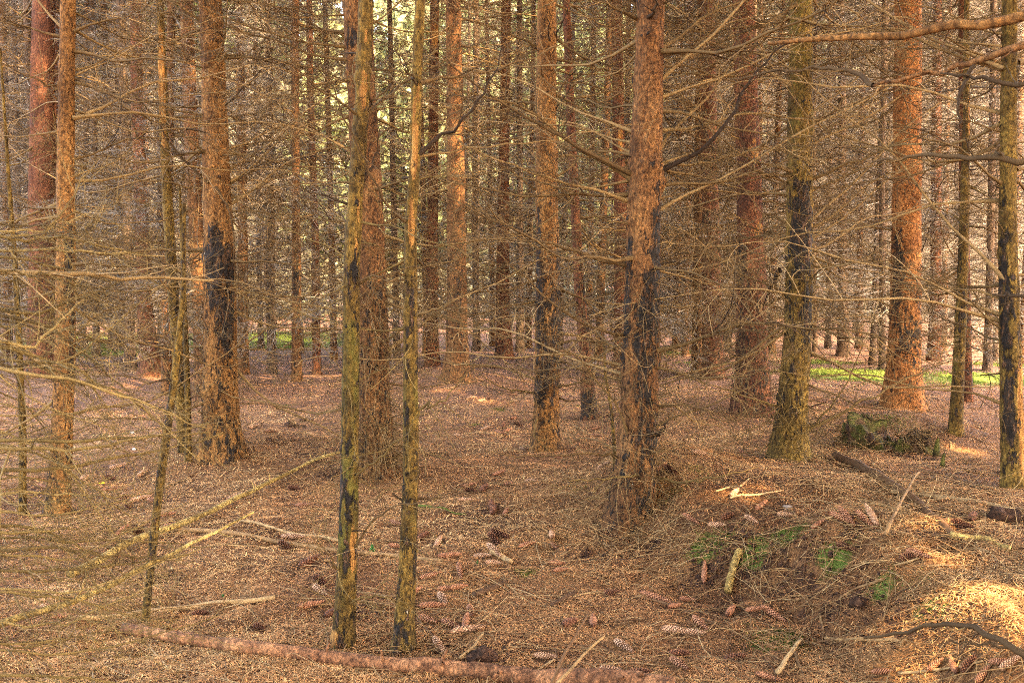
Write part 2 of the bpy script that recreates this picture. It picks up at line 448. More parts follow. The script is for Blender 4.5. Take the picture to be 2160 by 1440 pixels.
def curve_pts(p0, d, L, n, curl=0.25, zc=0.0, rng=random):
    """a bent twig from p0 in direction d"""
    d = np.asarray(d, float); d = d / (np.linalg.norm(d) + 1e-9)
    p = np.array(p0, float); out = [p.copy()]
    st = L / (n - 1)
    c = np.array([rng.gauss(0, curl), rng.gauss(0, curl), rng.gauss(0, curl) + zc]) / (n - 1)
    for i in range(n - 1):
        p = p + d * st; out.append(p.copy())
        d = d + c + np.array([rng.gauss(0, .05), rng.gauss(0, .05), rng.gauss(0, .05)])
        d /= np.linalg.norm(d)
    return np.array(out)

# ------------------------------------------------------------------ loose litter (real slivers and twigs)
def frustum_points(n, y0, y1, power=2.0):
    """places on the floor, denser towards the viewer"""
    u = RNG.random(n)
    a = 1 - power
    y = (y0 ** a + u * (y1 ** a - y0 ** a)) ** (1 / a)
    x = (RNG.random(n) - 0.5) * (1.12 * y + 0.3)
    return x, y

CONE_XY = []
def litter():
    n = 430000
    x, y = frustum_points(n, 2.9, 13.0, 1.9)
    s = patchval(SOIL, x, y); keep = RNG.random(n) > s * 0.35 + .6 * np.clip(fbm(x * 2.6, y * 2.6, 31., 3) - .25, 0, 1)
    for cx_, cy_ in CONE_XY: keep &= (x - cx_) ** 2 + (y - cy_) ** 2 > .044 ** 2 * (.6 + .8 * RNG.random(n))
    x, y = x[keep], y[keep]; n = len(x)
    z = ground_h(x, y)
    a = RNG.random(n) * math.pi * 2
    L = 0.005 + 0.015 * RNG.random(n) ** 2
    L *= np.clip(y / 4.5, 0.9, 2.6)
    w = L * (0.04 + 0.05 * RNG.random(n)) + 0.0005
    el = (RNG.random(n) - 0.35) * 0.7
    d = np.stack([np.cos(a) * np.cos(el), np.sin(a) * np.cos(el), np.sin(el)], -1)
    c = np.stack([x, y, z + 0.004 + 0.008 * RNG.random(n)], -1)
    u = np.cross(d, np.array([0, 0, 1.0])); u /= np.linalg.norm(u, axis=1, keepdims=True)
    k = np.cross(u, d)
    bend = (RNG.random(n) - 0.5)[:, None] * L[:, None] * 0.5
    p0 = c - d * L[:, None]; p1 = c + u * bend + k * (L * .15)[:, None]; p2 = c + d * L[:, None]
    W = u * w[:, None]
    V = np.stack([p0 - W * .5, p0 + W * .5, p1 + W, p1 - W, p2], 1).reshape(-1, 3)
    o = np.arange(n)[:, None] * 5
    quads = o + np.array([[0, 1, 2, 3]]); tris = o + np.array([[3, 2, 4]])
    t = np.repeat(np.clip(RNG.normal(0.52, 0.2, n) + .34 * fbm(x * 1.7, y * 1.7, 21., 3), 0, 1), 5)
    me = mesh_from('needle_litter', V, quads, LITTER, False, {'tint': t}, tris)
    tag(link('needle_litter', me), 'orange-brown fallen needles covering the whole forest floor', 'needle litter', kind='stuff')
    T = Tubes()
    n = 7000
    x, y = frustum_points(n, 2.7, 14.0, 1.9)
    for i in range(n):
        L = 0.03 + 0.16 * random.random() ** 2.2
        if random.random() < 0.05: L *= 2
        a = random.random() * math.tau
        d = np.array([math.cos(a), math.sin(a)]); e = np.array([-d[1], d[0]])
        t = np.linspace(-1, 1, 5)
        cv = random.gauss(0, 0.22)
        xy = np.array([x[i], y[i]])[None] + d[None] * (t * L)[:, None] + e[None] * (cv * L * (1 - t ** 2))[:, None]
        z = ground_h(xy[:, 0], xy[:, 1]) + 0.008
        z = np.maximum(z, np.linspace(z[0], z[-1], 5)) + np.array([0, .3, 1, .3, 0]) * random.random() * 0.02 * min(1, L / .1)
        r = (0.0007 + 0.0010 * random.random()) * max(1, y[i] / 6) * (1 + L * 2.5)
        T.add(np.c_[xy, z], r * np.array([.8, 1, 1, .9, .4]), 3, min(1, max(0, random.gauss(0.5, 0.25))))
    for (qx, qy, sx, sy, m_) in [(1950, 1080, 110, 55, 260), (1250, 1130, 110, 50, 180), (1850, 1010, 120, 40, 200), (2080, 1250, 80, 80, 120), (1620, 1180, 150, 60, 160), (700, 960, 60, 40, 80), (900, 1350, 80, 40, 90), (1760, 930, 60, 30, 120), (1400, 1130, 60, 30, 80)]:
        for k in range(m_):
            q = gp(random.gauss(qx, sx), random.gauss(qy, sy)); a = random.random() * math.tau
            c = curve_pts(q + np.array([0, 0, .004]), (math.cos(a), math.sin(a), random.uniform(.05, .5)), random.uniform(.08, .32), 6, .7, -.55, random)
            g_ = ground_h(c[:, 0], c[:, 1]) + .004; c[:, 2] = np.maximum(c[:, 2], g_)
            T.add(c, np.linspace(.0019, .0009, 6) * random.uniform(.6, 1.2), 3, min(1, max(0, random.gauss(.72, .18))))
    tag(link('twig_litter', T.mesh('twig_litter', STICK)), 'thin dry twigs strewn thickly over the needle floor', 'twig litter', kind='stuff')

# ------------------------------------------------------------------ branches
def add_twigs(T, main, r_main, L, count, twig_len, sub, n1=6, n2=4, sides=3, start=0.12, rmin=0.0009, tint=0.5, droop=-0.25, rng=random):
    n = len(main)
    for k in range(count):
        s = start + (0.98 - start) * (k + rng.random()) / count
        f = s * (n - 1); i = min(n - 2, int(f)); p = main[i] + (main[i + 1] - main[i]) * (f - i)
        d = main[i + 1] - main[i]; d = d / (np.linalg.norm(d) + 1e-9)
        side = np.cross(d, [0, 0, 1]); side /= np.linalg.norm(side) + 1e-9
        sg = 1 if rng.random() < .5 else -1
        ang = rad(rng.uniform(35, 80))
        dd = d * math.cos(ang) + side * sg * math.sin(ang) + np.array([0, 0, rng.gauss(droop, 0.35)])
        l = twig_len * (1 - 0.55 * s) * rng.uniform(0.35, 1.15)
        rr = max(rmin, min(r_main * (1 - 0.7 * s) * 0.5, 0.0035) * rng.uniform(.6, 1.1))
        tw = curve_pts(p, dd, l, n1, 0.55, rng.gauss(0.1, 0.35), rng)
        t2 = min(1, max(0, rng.gauss(tint, 0.2)))
        T.add(tw, np.linspace(rr, rmin * 0.6, n1), sides, t2)
        for q in range(rng.randint(max(0, sub - 2), sub + 1)):
            s2 = rng.uniform(0.15, 0.9); f = s2 * (n1 - 1); i = min(n1 - 2, int(f))
            p2 = tw[i] + (tw[i + 1] - tw[i]) * (f - i); d2 = tw[i + 1] - tw[i]; d2 /= np.linalg.norm(d2) + 1e-9
            v = np.array([rng.gauss(0, 1), rng.gauss(0, 1), rng.gauss(-.1, .6)]); v -= d2 * v.dot(d2); v /= np.linalg.norm(v) + 1e-9
            tt = curve_pts(p2, d2 * 0.7 + v * 0.8, l * rng.uniform(.2, .55), n2, 0.6, 0.0, rng)
            T.add(tt, np.linspace(rmin * 1.1, rmin * 0.6, n2), 3, t2)

def branch_mesh(name, L, r0, count, twig_len, sub, mat, droop=0.12, up=0.3, n=11, sides=5, rmin=0.0009, tint=0.45, seed=0):
    rng = random.Random(seed); T = Tubes()
    s = np.linspace(0, 1, n)
    ph = rng.random() * 6
    x = L * s; z = L * (-droop * np.sin(s * 2.6) + up * s ** 2.4 * 0.6 + 0.012 * np.sin(s * 17 + ph)); y = L * (rng.gauss(0, .08) * s ** 2 + 0.015 * np.sin(s * 9 + ph))
    main = np.c_[x, y, z]
    rr = r0 * (1 - 0.86 * s ** 0.8); rr[0] *= 1.5
    T.add(main, np.maximum(rr, rmin), sides, tint)
    add_twigs(T, main, r0, L, count, twig_len, sub, rmin=rmin, tint=tint, rng=rng, sides=3)
    return T.mesh(name, mat)

BR = {'near': [], 'olive': [], 'mid': []}
for k in range(10):
    BR['near'].append(branch_mesh('dead_branch', 1.0, 0.008, 18 + (k * 5) % 9, 0.45, 5, TWIG, 0.05 + 0.04 * (k % 4), 0.15 + .1 * (k % 3), seed=100 + k, tint=.5, rmin=.0013))
    BR['mid'].append(branch_mesh('dead_branch', 1.0, 0.0082, 24 + k % 5, 0.5, 5, TWIG_FAR if k % 2 else TWIG, 0.05 + 0.05 * (k % 4), 0.2, n=8, sides=4, rmin=0.0015, seed=200 + k, tint=.5))
BR['arc'] = [branch_mesh('dead_branch', 1.0, .0048, 5 + k % 4, .3, 2, TWIG, (.18, -.15, .05, -.25, .1, -.05)[k % 6], (.5, .1, -.35, .45, .7, -.2)[k % 6], n=13, seed=400 + k, tint=.62 + .06 * (k % 4), rmin=.0012) for k in range(8)]
for k in range(6):
    BR['olive'].append(branch_mesh('dead_branch', 1.0, 0.006, 18, 0.4, 4, TWIG_OLIVE, 0.05 * (k % 4), 0.2, seed=300 + k, tint=.5))

# ------------------------------------------------------------------ crowns high above
def crown_quads(n, H, R, z0, seed, leafL=0.13, leafW=0.05):
    r = np.random.default_rng(seed)
    nb = max(20, n // 22)
    # boughs: whorled, drooping; needles clumped along them
    t = r.random(nb) ** 0.8; az = r.random(nb) * math.tau; zz = z0 + H * t; bl = R * (1 - t) ** 0.75 * (0.65 + 0.5 * r.random(nb)) + 0.15
    k = r.integers(0, nb, n); s = 0.12 + 0.88 * np.sqrt(r.random(n))
    cx = np.cos(az[k]) * bl[k] * s; cy = np.sin(az[k]) * bl[k] * s; cz = zz[k] - 0.35 * bl[k] * s ** 1.6 + 0.1 * bl[k] * s
    c = np.stack([cx, cy, cz], -1) + r.normal(0, 0.09, (n, 3)) * np.array([1, 1, 0.8])
    d = np.stack([np.cos(az[k]), np.sin(az[k]), np.full(n, -0.25)], -1) + r.normal(0, 0.6, (n, 3)); d /= np.linalg.norm(d, axis=1, keepdims=True)
    u = np.cross(d, r.normal(0, 1, (n, 3))); u /= np.linalg.norm(u, axis=1, keepdims=True)
    L = leafL * (0.5 + r.random(n)); W = leafW * (0.5 + r.random(n))
    P = np.stack([c - d * L[:, None] * .5, c + u * W[:, None] * .5, c + d * L[:, None] * .5, c - u * W[:, None] * .5], 1)
    return c, P, np.clip(r.normal(0.5, 0.25, n), 0, 1)

def quads_mesh(name, P, t, mat):
    n = len(P)
    return mesh_from(name, P.reshape(-1, 3), np.arange(n * 4).reshape(-1, 4), mat, False, {'tint': np.repeat(t, 4)})

CROWN = [crown_quads(5200, 6.0, 1.9, 0.0, 500 + k, 0.24, 0.085) for k in range(4)]
CROWN_ME = [quads_mesh('needle_crown', P, t, NEEDLES) for c, P, t in CROWN]

# sunlight gaps: places the crowns are cut open for, letting sun flecks through
GAPS = []
def gap(px, py, r, p=None):
    GAPS.append((gp(px, py) if p is None else np.array(p), r))
for a in [(2060, 1255, .17), (1985, 1190, .12), (2110, 1330, .15), (1960, 1100, .11), (1920, 1060, .08), (2130, 1400, .12), (1935, 1150, .08), (1580, 1035, .14), (1790, 1130, .08), (2030, 950, .14),
          (240, 820, .28), (290, 805, .3), (330, 798, .25), (215, 1025, .08), (1340, 1060, .1), (1780, 785, .55), (1850, 795, .4), (2080, 795, .5), (570, 712, 1.2), (240, 712, 1.0), (1500, 1040, .1)]:
    gap(*a)
def in_gap(C):
    """which canopy pieces stand between the sun and a gap's place"""
    m = np.zeros(len(C), bool)
    for p, r in GAPS:
        v = C - p[None]; t = v @ SUN_DIR
        d = np.linalg.norm(v - t[:, None] * SUN_DIR[None], axis=1)
        m |= (t > 2.5) & (d < r)
    return m

def add_crown(parent, loc, z0, idx, scale=1.0, rz=0.0):
    c, P, t = CROWN[idx % 4]
    ca, sa = math.cos(rz), math.sin(rz); Rm = np.array([[ca, -sa, 0], [sa, ca, 0], [0, 0, 1]])
    wp = np.array([loc[0], loc[1], loc[2] + z0])
    C = (c @ Rm.T) * scale + wp
    g = in_gap(C)
    if g.mean() > .97: g[:] = False
    if g.sum() > 0:
        me = quads_mesh('needle_crown', P[~g], t[~g], NEEDLES)
    else:
        me = CROWN_ME[idx % 4]
    o = link('crown', me, parent, (0, 0, z0)); o.scale = (scale,) * 3; o.rotation_euler.z = rz
    tag(o, kind='stuff')
    return o

# ------------------------------------------------------------------ trunks
def trunk_mesh(name, cen, zr, rr, sides, ds, top, marks, mat, seed, flare=0.35, knots=(), rough=1.0, ds_up=0.25, zfine=5.0):
    """cen(z)->(x,y) offsets, radius by interpolation; marks in local z"""
    zs = np.concatenate([np.arange(-0.12, min(zfine, top), ds), np.arange(min(zfine, top), top, ds_up), [top]])
    a = np.arange(sides) * math.tau / sides
    Z, A = np.meshgrid(zs, a, indexing='ij')
    R = np.interp(Z, zr, rr)
    X0, Y0 = cen(zs)
    s = seed * 13.7
    ca, sa = np.cos(A), np.sin(A)
    Rn = R * (1 + rough * (0.05 * fbm(ca * 1.2 + s, sa * 1.2, Z * 1.6, 2) + 0.045 * fbm(ca * 3 + s, sa * 3, Z * 9, 3)))
    Rn = Rn + rough * 0.0035 * fbm(ca * 9 + s, sa * 9, Z * 26, 2) * np.clip(R / 0.06, 0.4, 1)
    lob = 0.5 + 0.5 * np.cos(A * 3 + seed) * np.cos(A * 2 + seed * 2.3)
    fl = np.exp(-np.clip(Z + 0.03, 0, None) / (0.05 + 1.1 * rr[0]))
    Rn = Rn * (1 + flare * fl * (0.5 + 0.9 * lob))
    for kz, ka, kr in knots:
        da = np.angle(np.exp(1j * (A - ka)))
        Rn = Rn + kr * np.exp(-((Z - kz) / (kr * 2.2)) ** 2 - (da * R / (kr * 2.0)) ** 2)
    col_ = np.zeros((*Z.shape, 3))
    for typ, z0, z1, side, hw, st in marks:
        zc, hz = (z0 + z1) / 2, abs(z1 - z0) / 2
        ac = -math.pi / 2 + side * rad(75)
        da = np.abs(np.angle(np.exp(1j * (A - ac)))) / (hw * rad(75))
        dz = np.abs(Z - zc) / hz
        v = (.8 if typ == 'char' else 1) * st * np.clip(1.12 - 0.5 * dz ** 2 - 0.5 * da ** 2, 0, 1)
        
        ch = {'char': 0, 'peel_lit': 1, 'moss': 2}[typ]
        col_[..., ch] = np.maximum(col_[..., ch], v)
        if typ == 'char': Rn = Rn + np.clip(v, 0, 1) * rough * 0.10 * R * fbm(ca * 5 + s, sa * 5, Z * 14, 3)
        if typ == 'peel_lit': Rn = Rn - np.clip(v, 0, 1) * 0.05 * R
    for kz, ka, kr in knots:
        da = np.angle(np.exp(1j * (A - ka)))
        col_[..., 0] = np.maximum(col_[..., 0], 0.75 * np.exp(-((Z - kz) / (kr * 1.0)) ** 2 - (da * R / (kr * .9)) ** 2))
    base = np.clip(1 - Z / 0.5, 0, 1) * 0.55
    grime = 0.36 * np.clip((2.1 - Z) / .9, 0, 1) * (0.6 + .8 * (vnoise(ca * 1.5 + s, sa * 1.5, Z * 1.1) * .5 + .5)); col_[..., 0] = np.maximum(col_[..., 0], grime)
    col_[..., 2] = np.maximum(col_[..., 2], base)
    V = np.stack([X0[:, None] + Rn * ca, Y0[:, None] + Rn * sa, Z], -1).reshape(-1, 3)
    n = len(zs)
    i = np.arange(n - 1)[:, None]; j = np.arange(sides)[None]
    Qs = np.stack([i * sides + j, i * sides + (j + 1) % sides, (i + 1) * sides + (j + 1) % sides, (i + 1) * sides + j], -1).reshape(-1, 4)
    return mesh_from(name, V, Qs, mat, True, {'marks': col_.reshape(-1, 3)})

def spruce(pts, bark='brown', label='', group=None, H=13.0, marks=(), nwh=None, dens=1.0, kind='near', blen=(0.5, 1.5), zmin=0.35, zmax=None,
           lod=0, traced=(), beard=0, stubs=12, seed=1, avoid=None, flare=0.35, crown=True, base=None, knotn=26, cz=None):
    """pts: photograph pixels (x, y, width) up the trunk, the foot first"""
    rng = random.Random(seed)
    b = gp(pts[0][0], pts[0][1]) if base is None else np.array(base)
    Y = b[1]
    W = [at(px, py, Y) for px, py, w in pts]
    W[0] = b.copy()
    zr = np.array([p[2] - b[2] for p in W]); xr = np.array([p[0] - b[0] for p in W])
    dist = Y / math.cos(PITCH)
    rr = np.array([w / 2 / F * dist for _, _, w in pts])
    zt = zr[-1]; slope = (xr[-1] - xr[-2]) / max(1e-6, zr[-1] - zr[-2]) if len(pts) > 1 else 0
    slope = max(-.03, min(.03, slope))
    zr2 = np.concatenate([[-0.2], zr, [max(H, zt + 1)]]); xr2 = np.concatenate([[0], xr, [xr[-1] + slope * (max(H, zt + 1) - zt)]])
    rr2 = np.concatenate([[rr[0]], rr, [max(0.004, rr[-1] * 0.12)]])
    cen = lambda z: (np.interp(z, zr2, xr2), 0.0 * np.asarray(z) + 0.012 * np.sin(np.asarray(z) * 0.9 + seed))
    y2z = lambda py: at(pts[0][0], py, Y)[2] - b[2]
    mk = [(t, y2z(ya), y2z(yb), sd, hw, st) for (t, ya, yb, sd, hw, st) in marks]
    sides, ds, fine = [(44, 0.018, 3.2), (26, 0.035, 4.2), (14, 0.10, 6.0), (9, 0.3, 9.0)][lod]
    root = bpy.data.objects.new('spruce_tree', None); col.objects.link(root); root.location = b
    tag(root, label, 'tree', group)
    root.empty_display_size = 0.2
    zvis = zmax or (1.3 + 0.33 * Y + 1.0)
    # whorls
    wh = []; z = zmin
    while z < min(zvis, H * .75):
        z += rng.uniform(0.13, 0.34) if lod < 2 else rng.uniform(.2, .4)
        wh.append(z)
    knots = []
    for k in range(knotn if lod < 3 else 0):
        kz = rng.uniform(0.2, zvis); knots.append((kz, rng.uniform(-math.pi, 0) if rng.random() < .8 else rng.uniform(0, math.pi), rng.uniform(0.006, 0.013) * min(1.4, rr[0] / .07)))
    me = trunk_mesh('trunk', cen, zr2, rr2, sides, ds, H, mk, BARK[bark], seed, flare, knots, 1.0 if rr[0] > .03 else .7, zfine=fine)
    link('trunk', me, root)
    if lod < 3:
        variants = BR[kind]
        count = 0
        for z in wh:
            m = max(0, int(rng.gauss(5.0, 1.3) * dens + rng.random() * .5))
            for q in range(m):
                az = rng.uniform(0, math.tau)
                if avoid is not None:      # keep clear of the viewer's side where the photo shows a bare trunk
                    if abs((az + math.pi / 2 + math.pi) % math.tau - math.pi) < avoid: continue
                zz = z + rng.gauss(0, .03)
                L = rng.uniform(*blen) * (0.75 if zz < 0.8 else 1)
                cx, cy = cen(np.array([zz])); R0 = float(np.interp(zz, zr2, rr2))
                o = bpy.data.objects.new('dead_branch', variants[rng.randrange(len(variants))]); col.objects.link(o); o.parent = root
                o.location = (float(cx[0]) + math.cos(az) * R0 * .8, float(cy[0]) + math.sin(az) * R0 * .8, zz)
                o.rotation_euler = (rng.gauss(0, .5), rng.gauss(-0.12, 0.3), az)
                o.scale = (L, L, L * rng.choice((1, 1, -1)))
                count += 1
                if count > 280: break
            if count > 280: break
    if lod < 2 and H > 8:      # long arching bare branches
        for q in range(30 if lod == 0 else 18):
            az = rng.choice((0, math.pi)); az = az + abs(rng.gauss(.1, .5)) * (1 if az == 0 else -1); zz = rng.uniform(.4, zvis); L = rng.uniform(1.0, 2.1)
            cx, cy = cen(np.array([zz])); R0 = float(np.interp(zz, zr2, rr2))
            o = bpy.data.objects.new('dead_branch', BR['arc'][rng.randrange(8)]); col.objects.link(o); o.parent = root
            o.location = (float(cx[0]) + math.cos(az) * R0 * .8, float(cy[0]) + math.sin(az) * R0 * .8, zz)
            o.rotation_euler = (rng.gauss(0, .3), rng.gauss(-.05, .2), az); o.scale = (L, L, L)
    # short broken stubs
    if stubs:
        T = Tubes()
        for k in range(stubs):
            az = rng.uniform(0, math.tau); zz = rng.uniform(.15, zvis); R0 = float(np.interp(zz, zr2, rr2)); cx, cy = cen(np.array([zz]))
            p = np.array([float(cx[0]) + math.cos(az) * R0 * .7, float(cy[0]) + math.sin(az) * R0 * .7, zz])
            T.add(curve_pts(p, (math.cos(az), math.sin(az), rng.gauss(.15, .4)), rng.uniform(.03, .12) + R0 * .4, 4, .3, 0, rng), np.array([.006, .0045, .004, .003]) * rng.uniform(.6, 1.2), 4, rng.uniform(0, .35))
        tag(link('broken_stubs', T.mesh('broken_stubs', TWIG), root), kind='stuff')
    # curly hair of fine dead twigs hanging on the trunk
    if beard:
        T = Tubes()
        for k in range(beard):
            az = rng.uniform(0, math.tau) if rng.random() < .4 else rng.gauss(-1.2, .9)
            zz = rng.uniform(.03, 1.25) if rng.random() < .7 else rng.uniform(.02, .35)
            R0 = float(np.interp(zz, zr2, rr2)) * .98; cx, cy = cen(np.array([zz]))
            p = np.array([float(cx[0]) + math.cos(az) * R0, float(cy[0]) + math.sin(az) * R0, zz])
            tang = rng.gauss(0, .9)
            d = (math.cos(az) * .8 - math.sin(az) * tang, math.sin(az) * .8 + math.cos(az) * tang, rng.gauss(-.2, .8))
            c = curve_pts(p, d, rng.uniform(.12, .5), 8, 1.5, -1.0, rng)
            T.add(c, np.linspace(.0016, .0008, 8), 3, min(1, max(0, rng.gauss(.6, .2))))
        tag(link('hanging_twigs', T.mesh('hanging_twigs', TWIG_OLIVE if bark == 'olive' else TWIG), root), kind='stuff')
    # branches traced from the photograph
    for tr in traced:
        P, r0 = tr[0], tr[1]; opt = tr[2] if len(tr) > 2 else {}
        W2 = np.array([at(px, py, Y + dy) - b for px, py, dy in P])
        s = np.linspace(0, 1, 15); idx = s * (len(W2) - 1)
        main = np.stack([np.interp(idx, np.arange(len(W2)), W2[:, c]) for c in range(3)], -1)
        sm = main.copy(); sm[1:-1] = (main[:-2] + 2 * main[1:-1] + main[2:]) / 4; sm[1:-1] = (sm[:-2] + 2 * sm[1:-1] + sm[2:]) / 4
        sm[1:-1] += np.array([[rng.gauss(0, .006) for _ in range(3)] for _ in range(13)])
        T = Tubes(); tn = opt.get('tint', .4)
        rv = r0 * (1 - .8 * s); rv[0] *= 1.5
        T.add(sm, rv, 7, tn)
        Lm = float(np.linalg.norm(np.diff(sm, axis=0), axis=1).sum())
        add_twigs(T, sm, r0, Lm, int(opt.get('tw', 9) * max(1, Lm)), opt.get('tl', .35), opt.get('sub', 3), tint=tn + .1, rng=rng, rmin=opt.get('rmin', .0009))
        o = link('dead_branch', T.mesh('dead_branch', TWIG_OLIVE if opt.get('olive') else TWIG), root)
        if 'label' in opt: o['label'] = opt['label']
    if crown and H > 8:
        cz = cz or rng.uniform(7.0, 8.2)
        add_crown(root, (b[0] + float(cen(np.array([cz]))[0][0]), b[1], b[2]), cz, rng.randrange(4), rng.uniform(.85, 1.15), rng.uniform(0, 6.28))
    return root

B = 'brown'
# ---- nearest and most recognisable trees
spruce([(722, 1362, 46), (733, 1200, 42), (738, 1000, 38), (740, 800, 36), (742, 560, 34), (752, 400, 32), (766, 200, 31), (774, 0, 30)], 'olive',
       'thin mossy double-curved trunk standing left of the two nearest slim trunks', H=6.5, lod=0, dens=0.28, kind='olive', blen=(.3, .75), zmin=.15, seed=3, beard=25, crown=False,
       marks=[('char', 1130, 930, -.9, .35, .95), ('peel_lit', 1200, 1110, .6, .4, 1), ('char', 1210, 1120, 0, .4, .9), ('peel_lit', 240, 150, .2, .45, .75), ('peel_lit', 120, 70, .3, .3, .6), ('moss', 1360, 500, 0, 3, .7), ('peel_lit', 560, 420, .5, .2, .6), ('peel_lit', 1365, 1320, -.6, .6, .8), ('char', 640, 540, .2, .7, .85)], avoid=.7,
       traced=[([(765, 250, 0), (720, 215, -.1), (640, 170, -.2), (560, 60, -.3)], .006), ([(770, 245, 0), (850, 170, .1), (960, 120, .2), (1080, 60, .3)], .006),
               ([(770, 240, 0), (800, 200, 0), (870, 150, -.1)], .005), ([(752, 430, 0), (790, 330, 0), (805, 240, -.1)], .006, {'tint': .1}),
               ([(742, 600, 0), (820, 575, -.1), (900, 560, -.1), (960, 540, -.1)], .004), ([(735, 1180, 0), (800, 1075, -.1), (870, 1065, -.2), (1025, 1005, -.3)], .005, {'tint': .4}),
               ([(725, 1275, 0), (790, 1255, -.1), (870, 1272, -.1)], .005, {'olive': 1}), ([(730, 1020, 0), (800, 965, -.1), (850, 920, -.2), (900, 860, -.3)], .005, {'olive': 1}), ([(722, 1210, 0), (690, 1170, -.1), (660, 1130, -.1)], .005)])
spruce([(850, 1372, 46), (858, 1240, 38), (867, 1000, 33), (866, 750, 30), (866, 480, 26), (876, 330, 22), (879, 160, 22), (886, 0, 20)], 'olive',
       'slim olive trunk with long strip of bare orange wood, right of its mossy twin', H=6.0, lod=0, dens=0.22, kind='olive', blen=(.3, .75), zmin=.3, seed=5, crown=False,
       marks=[('peel_lit', 520, 400, .2, .5, .8), ('peel_lit', 380, 210, -.05, .5, .82), ('peel_lit', 240, 160, .3, .35, .7), ('moss', 1380, 600, 0, 3, .55), ('char', 700, 610, .3, .4, .8)], avoid=.8, beard=12,
       traced=[([(885, 325, 0), (950, 275, 0), (1010, 215, 0), (1045, 150, 0), (1058, 100, 0)], .0075, {'tint': .05, 'tw': 5, 'label': 'dark branch curving up to the right from the slim trunk'}),
               ([(885, 330, 0), (1000, 312, .1), (1150, 300, .2), (1270, 270, .4), (1390, 250, .6)], .0042, {'tint': .62, 'tw': 6}),
               ([(885, 175, 0), (960, 160, .1), (1050, 148, .2), (1180, 100, .4), (1340, 45, .7)], .0068, {'tint': .45, 'tw': 6}),
               ([(878, 180, 0), (862, 150, -.1), (845, 112, -.2)], .0045, {'tint': .2, 'tw': 3}),
               ([(862, 470, 0), (810, 425, -.1), (770, 345, -.2), (720, 230, -.3), (660, 90, -.4)], .006, {'tint': .3}),
               ([(870, 660, 0), (930, 650, -.1), (970, 625, -.1)], .005, {'tint': .6, 'tw': 2}), ([(868, 870, 0), (940, 845, -.1), (1000, 760, -.1)], .005, {'olive': 1}),
               ([(872, 1000, 0), (890, 960, -.1)], .004, {'tw': 1}), ([(862, 575, 0), (800, 590, -.1), (760, 600, -.15)], .005)])
spruce([(1335, 1085, 88), (1340, 1000, 82), (1350, 850, 78), (1356, 600, 74), (1360, 400, 68), (1368, 200, 60), (1374, 0, 57)], 'brown',
       'thick brown trunk on a needle mound right of centre, blackened down its right side', H=14, lod=0, dens=.6, blen=(.5, 1.5), zmin=.1, seed=7, beard=300, avoid=.6, stubs=26, flare=.45, knotn=60,
       marks=[('char', 720, 390, .65, .42, .95), ('char', 800, 480, -.85, .25, .9), ('char', 900, 540, .1, .55, .8), ('char', 1000, 860, .5, .8, .75), ('moss', 1085, 1040, 0, 2, .6)],
       traced=[([(1343, 372, 0), (1240, 322, -.1), (1180, 290, -.15), (1090, 240, -.2), (1000, 180, -.3), (880, 75, -.4)], .0125, {'tint': .35, 'label': 'long branch slanting up to the left from the thick mound tree'}),
               ([(1325, 425, 0), (1240, 395, -.1), (1150, 375, -.2), (1040, 330, -.3), (930, 290, -.3)], .009, {'tint': .7}),
               ([(1325, 560, 0), (1230, 540, -.1), (1130, 505, -.2), (1020, 455, -.3), (900, 390, -.4)], .0115, {'tint': .4, 'label': 'lower long branch reaching left from the thick mound tree'}),
               ([(1312, 705, 0), (1240, 690, -.1), (1160, 640, -.2), (1080, 560, -.3), (1010, 500, -.3)], .009, {'tint': .4}),
               ([(1388, 362, 0), (1470, 325, -.05), (1530, 275, -.1), (1570, 190, -.1), (1612, 122, -.1), (1680, 85, -.1)], .0135, {'tint': .02, 'tw': 4, 'label': 'dark bent branch rising to the right from the thick mound tree'}),
               ([(1395, 350, 0), (1490, 345, .1), (1620, 310, .2), (1750, 290, .3)], .008, {'tint': .6}),
               ([(1345, 40, 0), (1300, 20, -.1), (1200, -20, -.2)], .011, {'tint': .4}), ([(1368, 52, 0), (1378, 25, -.15), (1390, -10, -.2)], .013, {'tint': .1, 'tw': 2}),
               ([(1395, 120, 0), (1500, 100, .1), (1600, 100, .2)], .009, {'tint': .3}),
               ([(1380, 920, 0), (1400, 905, -.2), (1411, 880, -.25)], .010, {'tint': .1, 'tw': 4}),
               ([(1310, 965, 0), (1250, 955, -.15), (1130, 965, -.25), (1020, 950, -.3)], .007, {'tint': .4}), ([(1345, 1000, -.1), (1240, 1015, -.3), (1190, 1008, -.4)], .006, {'olive': 1}),
               ([(1380, 1005, 0), (1440, 1020, -.2), (1520, 1005, -.3), (1600, 985, -.3)], .008, {'olive': 1}), ([(1385, 860, 0), (1470, 850, -.1), (1540, 900, -.2), (1600, 850, -.2)], .007),
               ([(1388, 420, 0), (1480, 395, .2), (1600, 360, .4)], .007), ([(1390, 570, 0), (1500, 600, .1), (1640, 660, .2)], .006, {'tint': .7})])
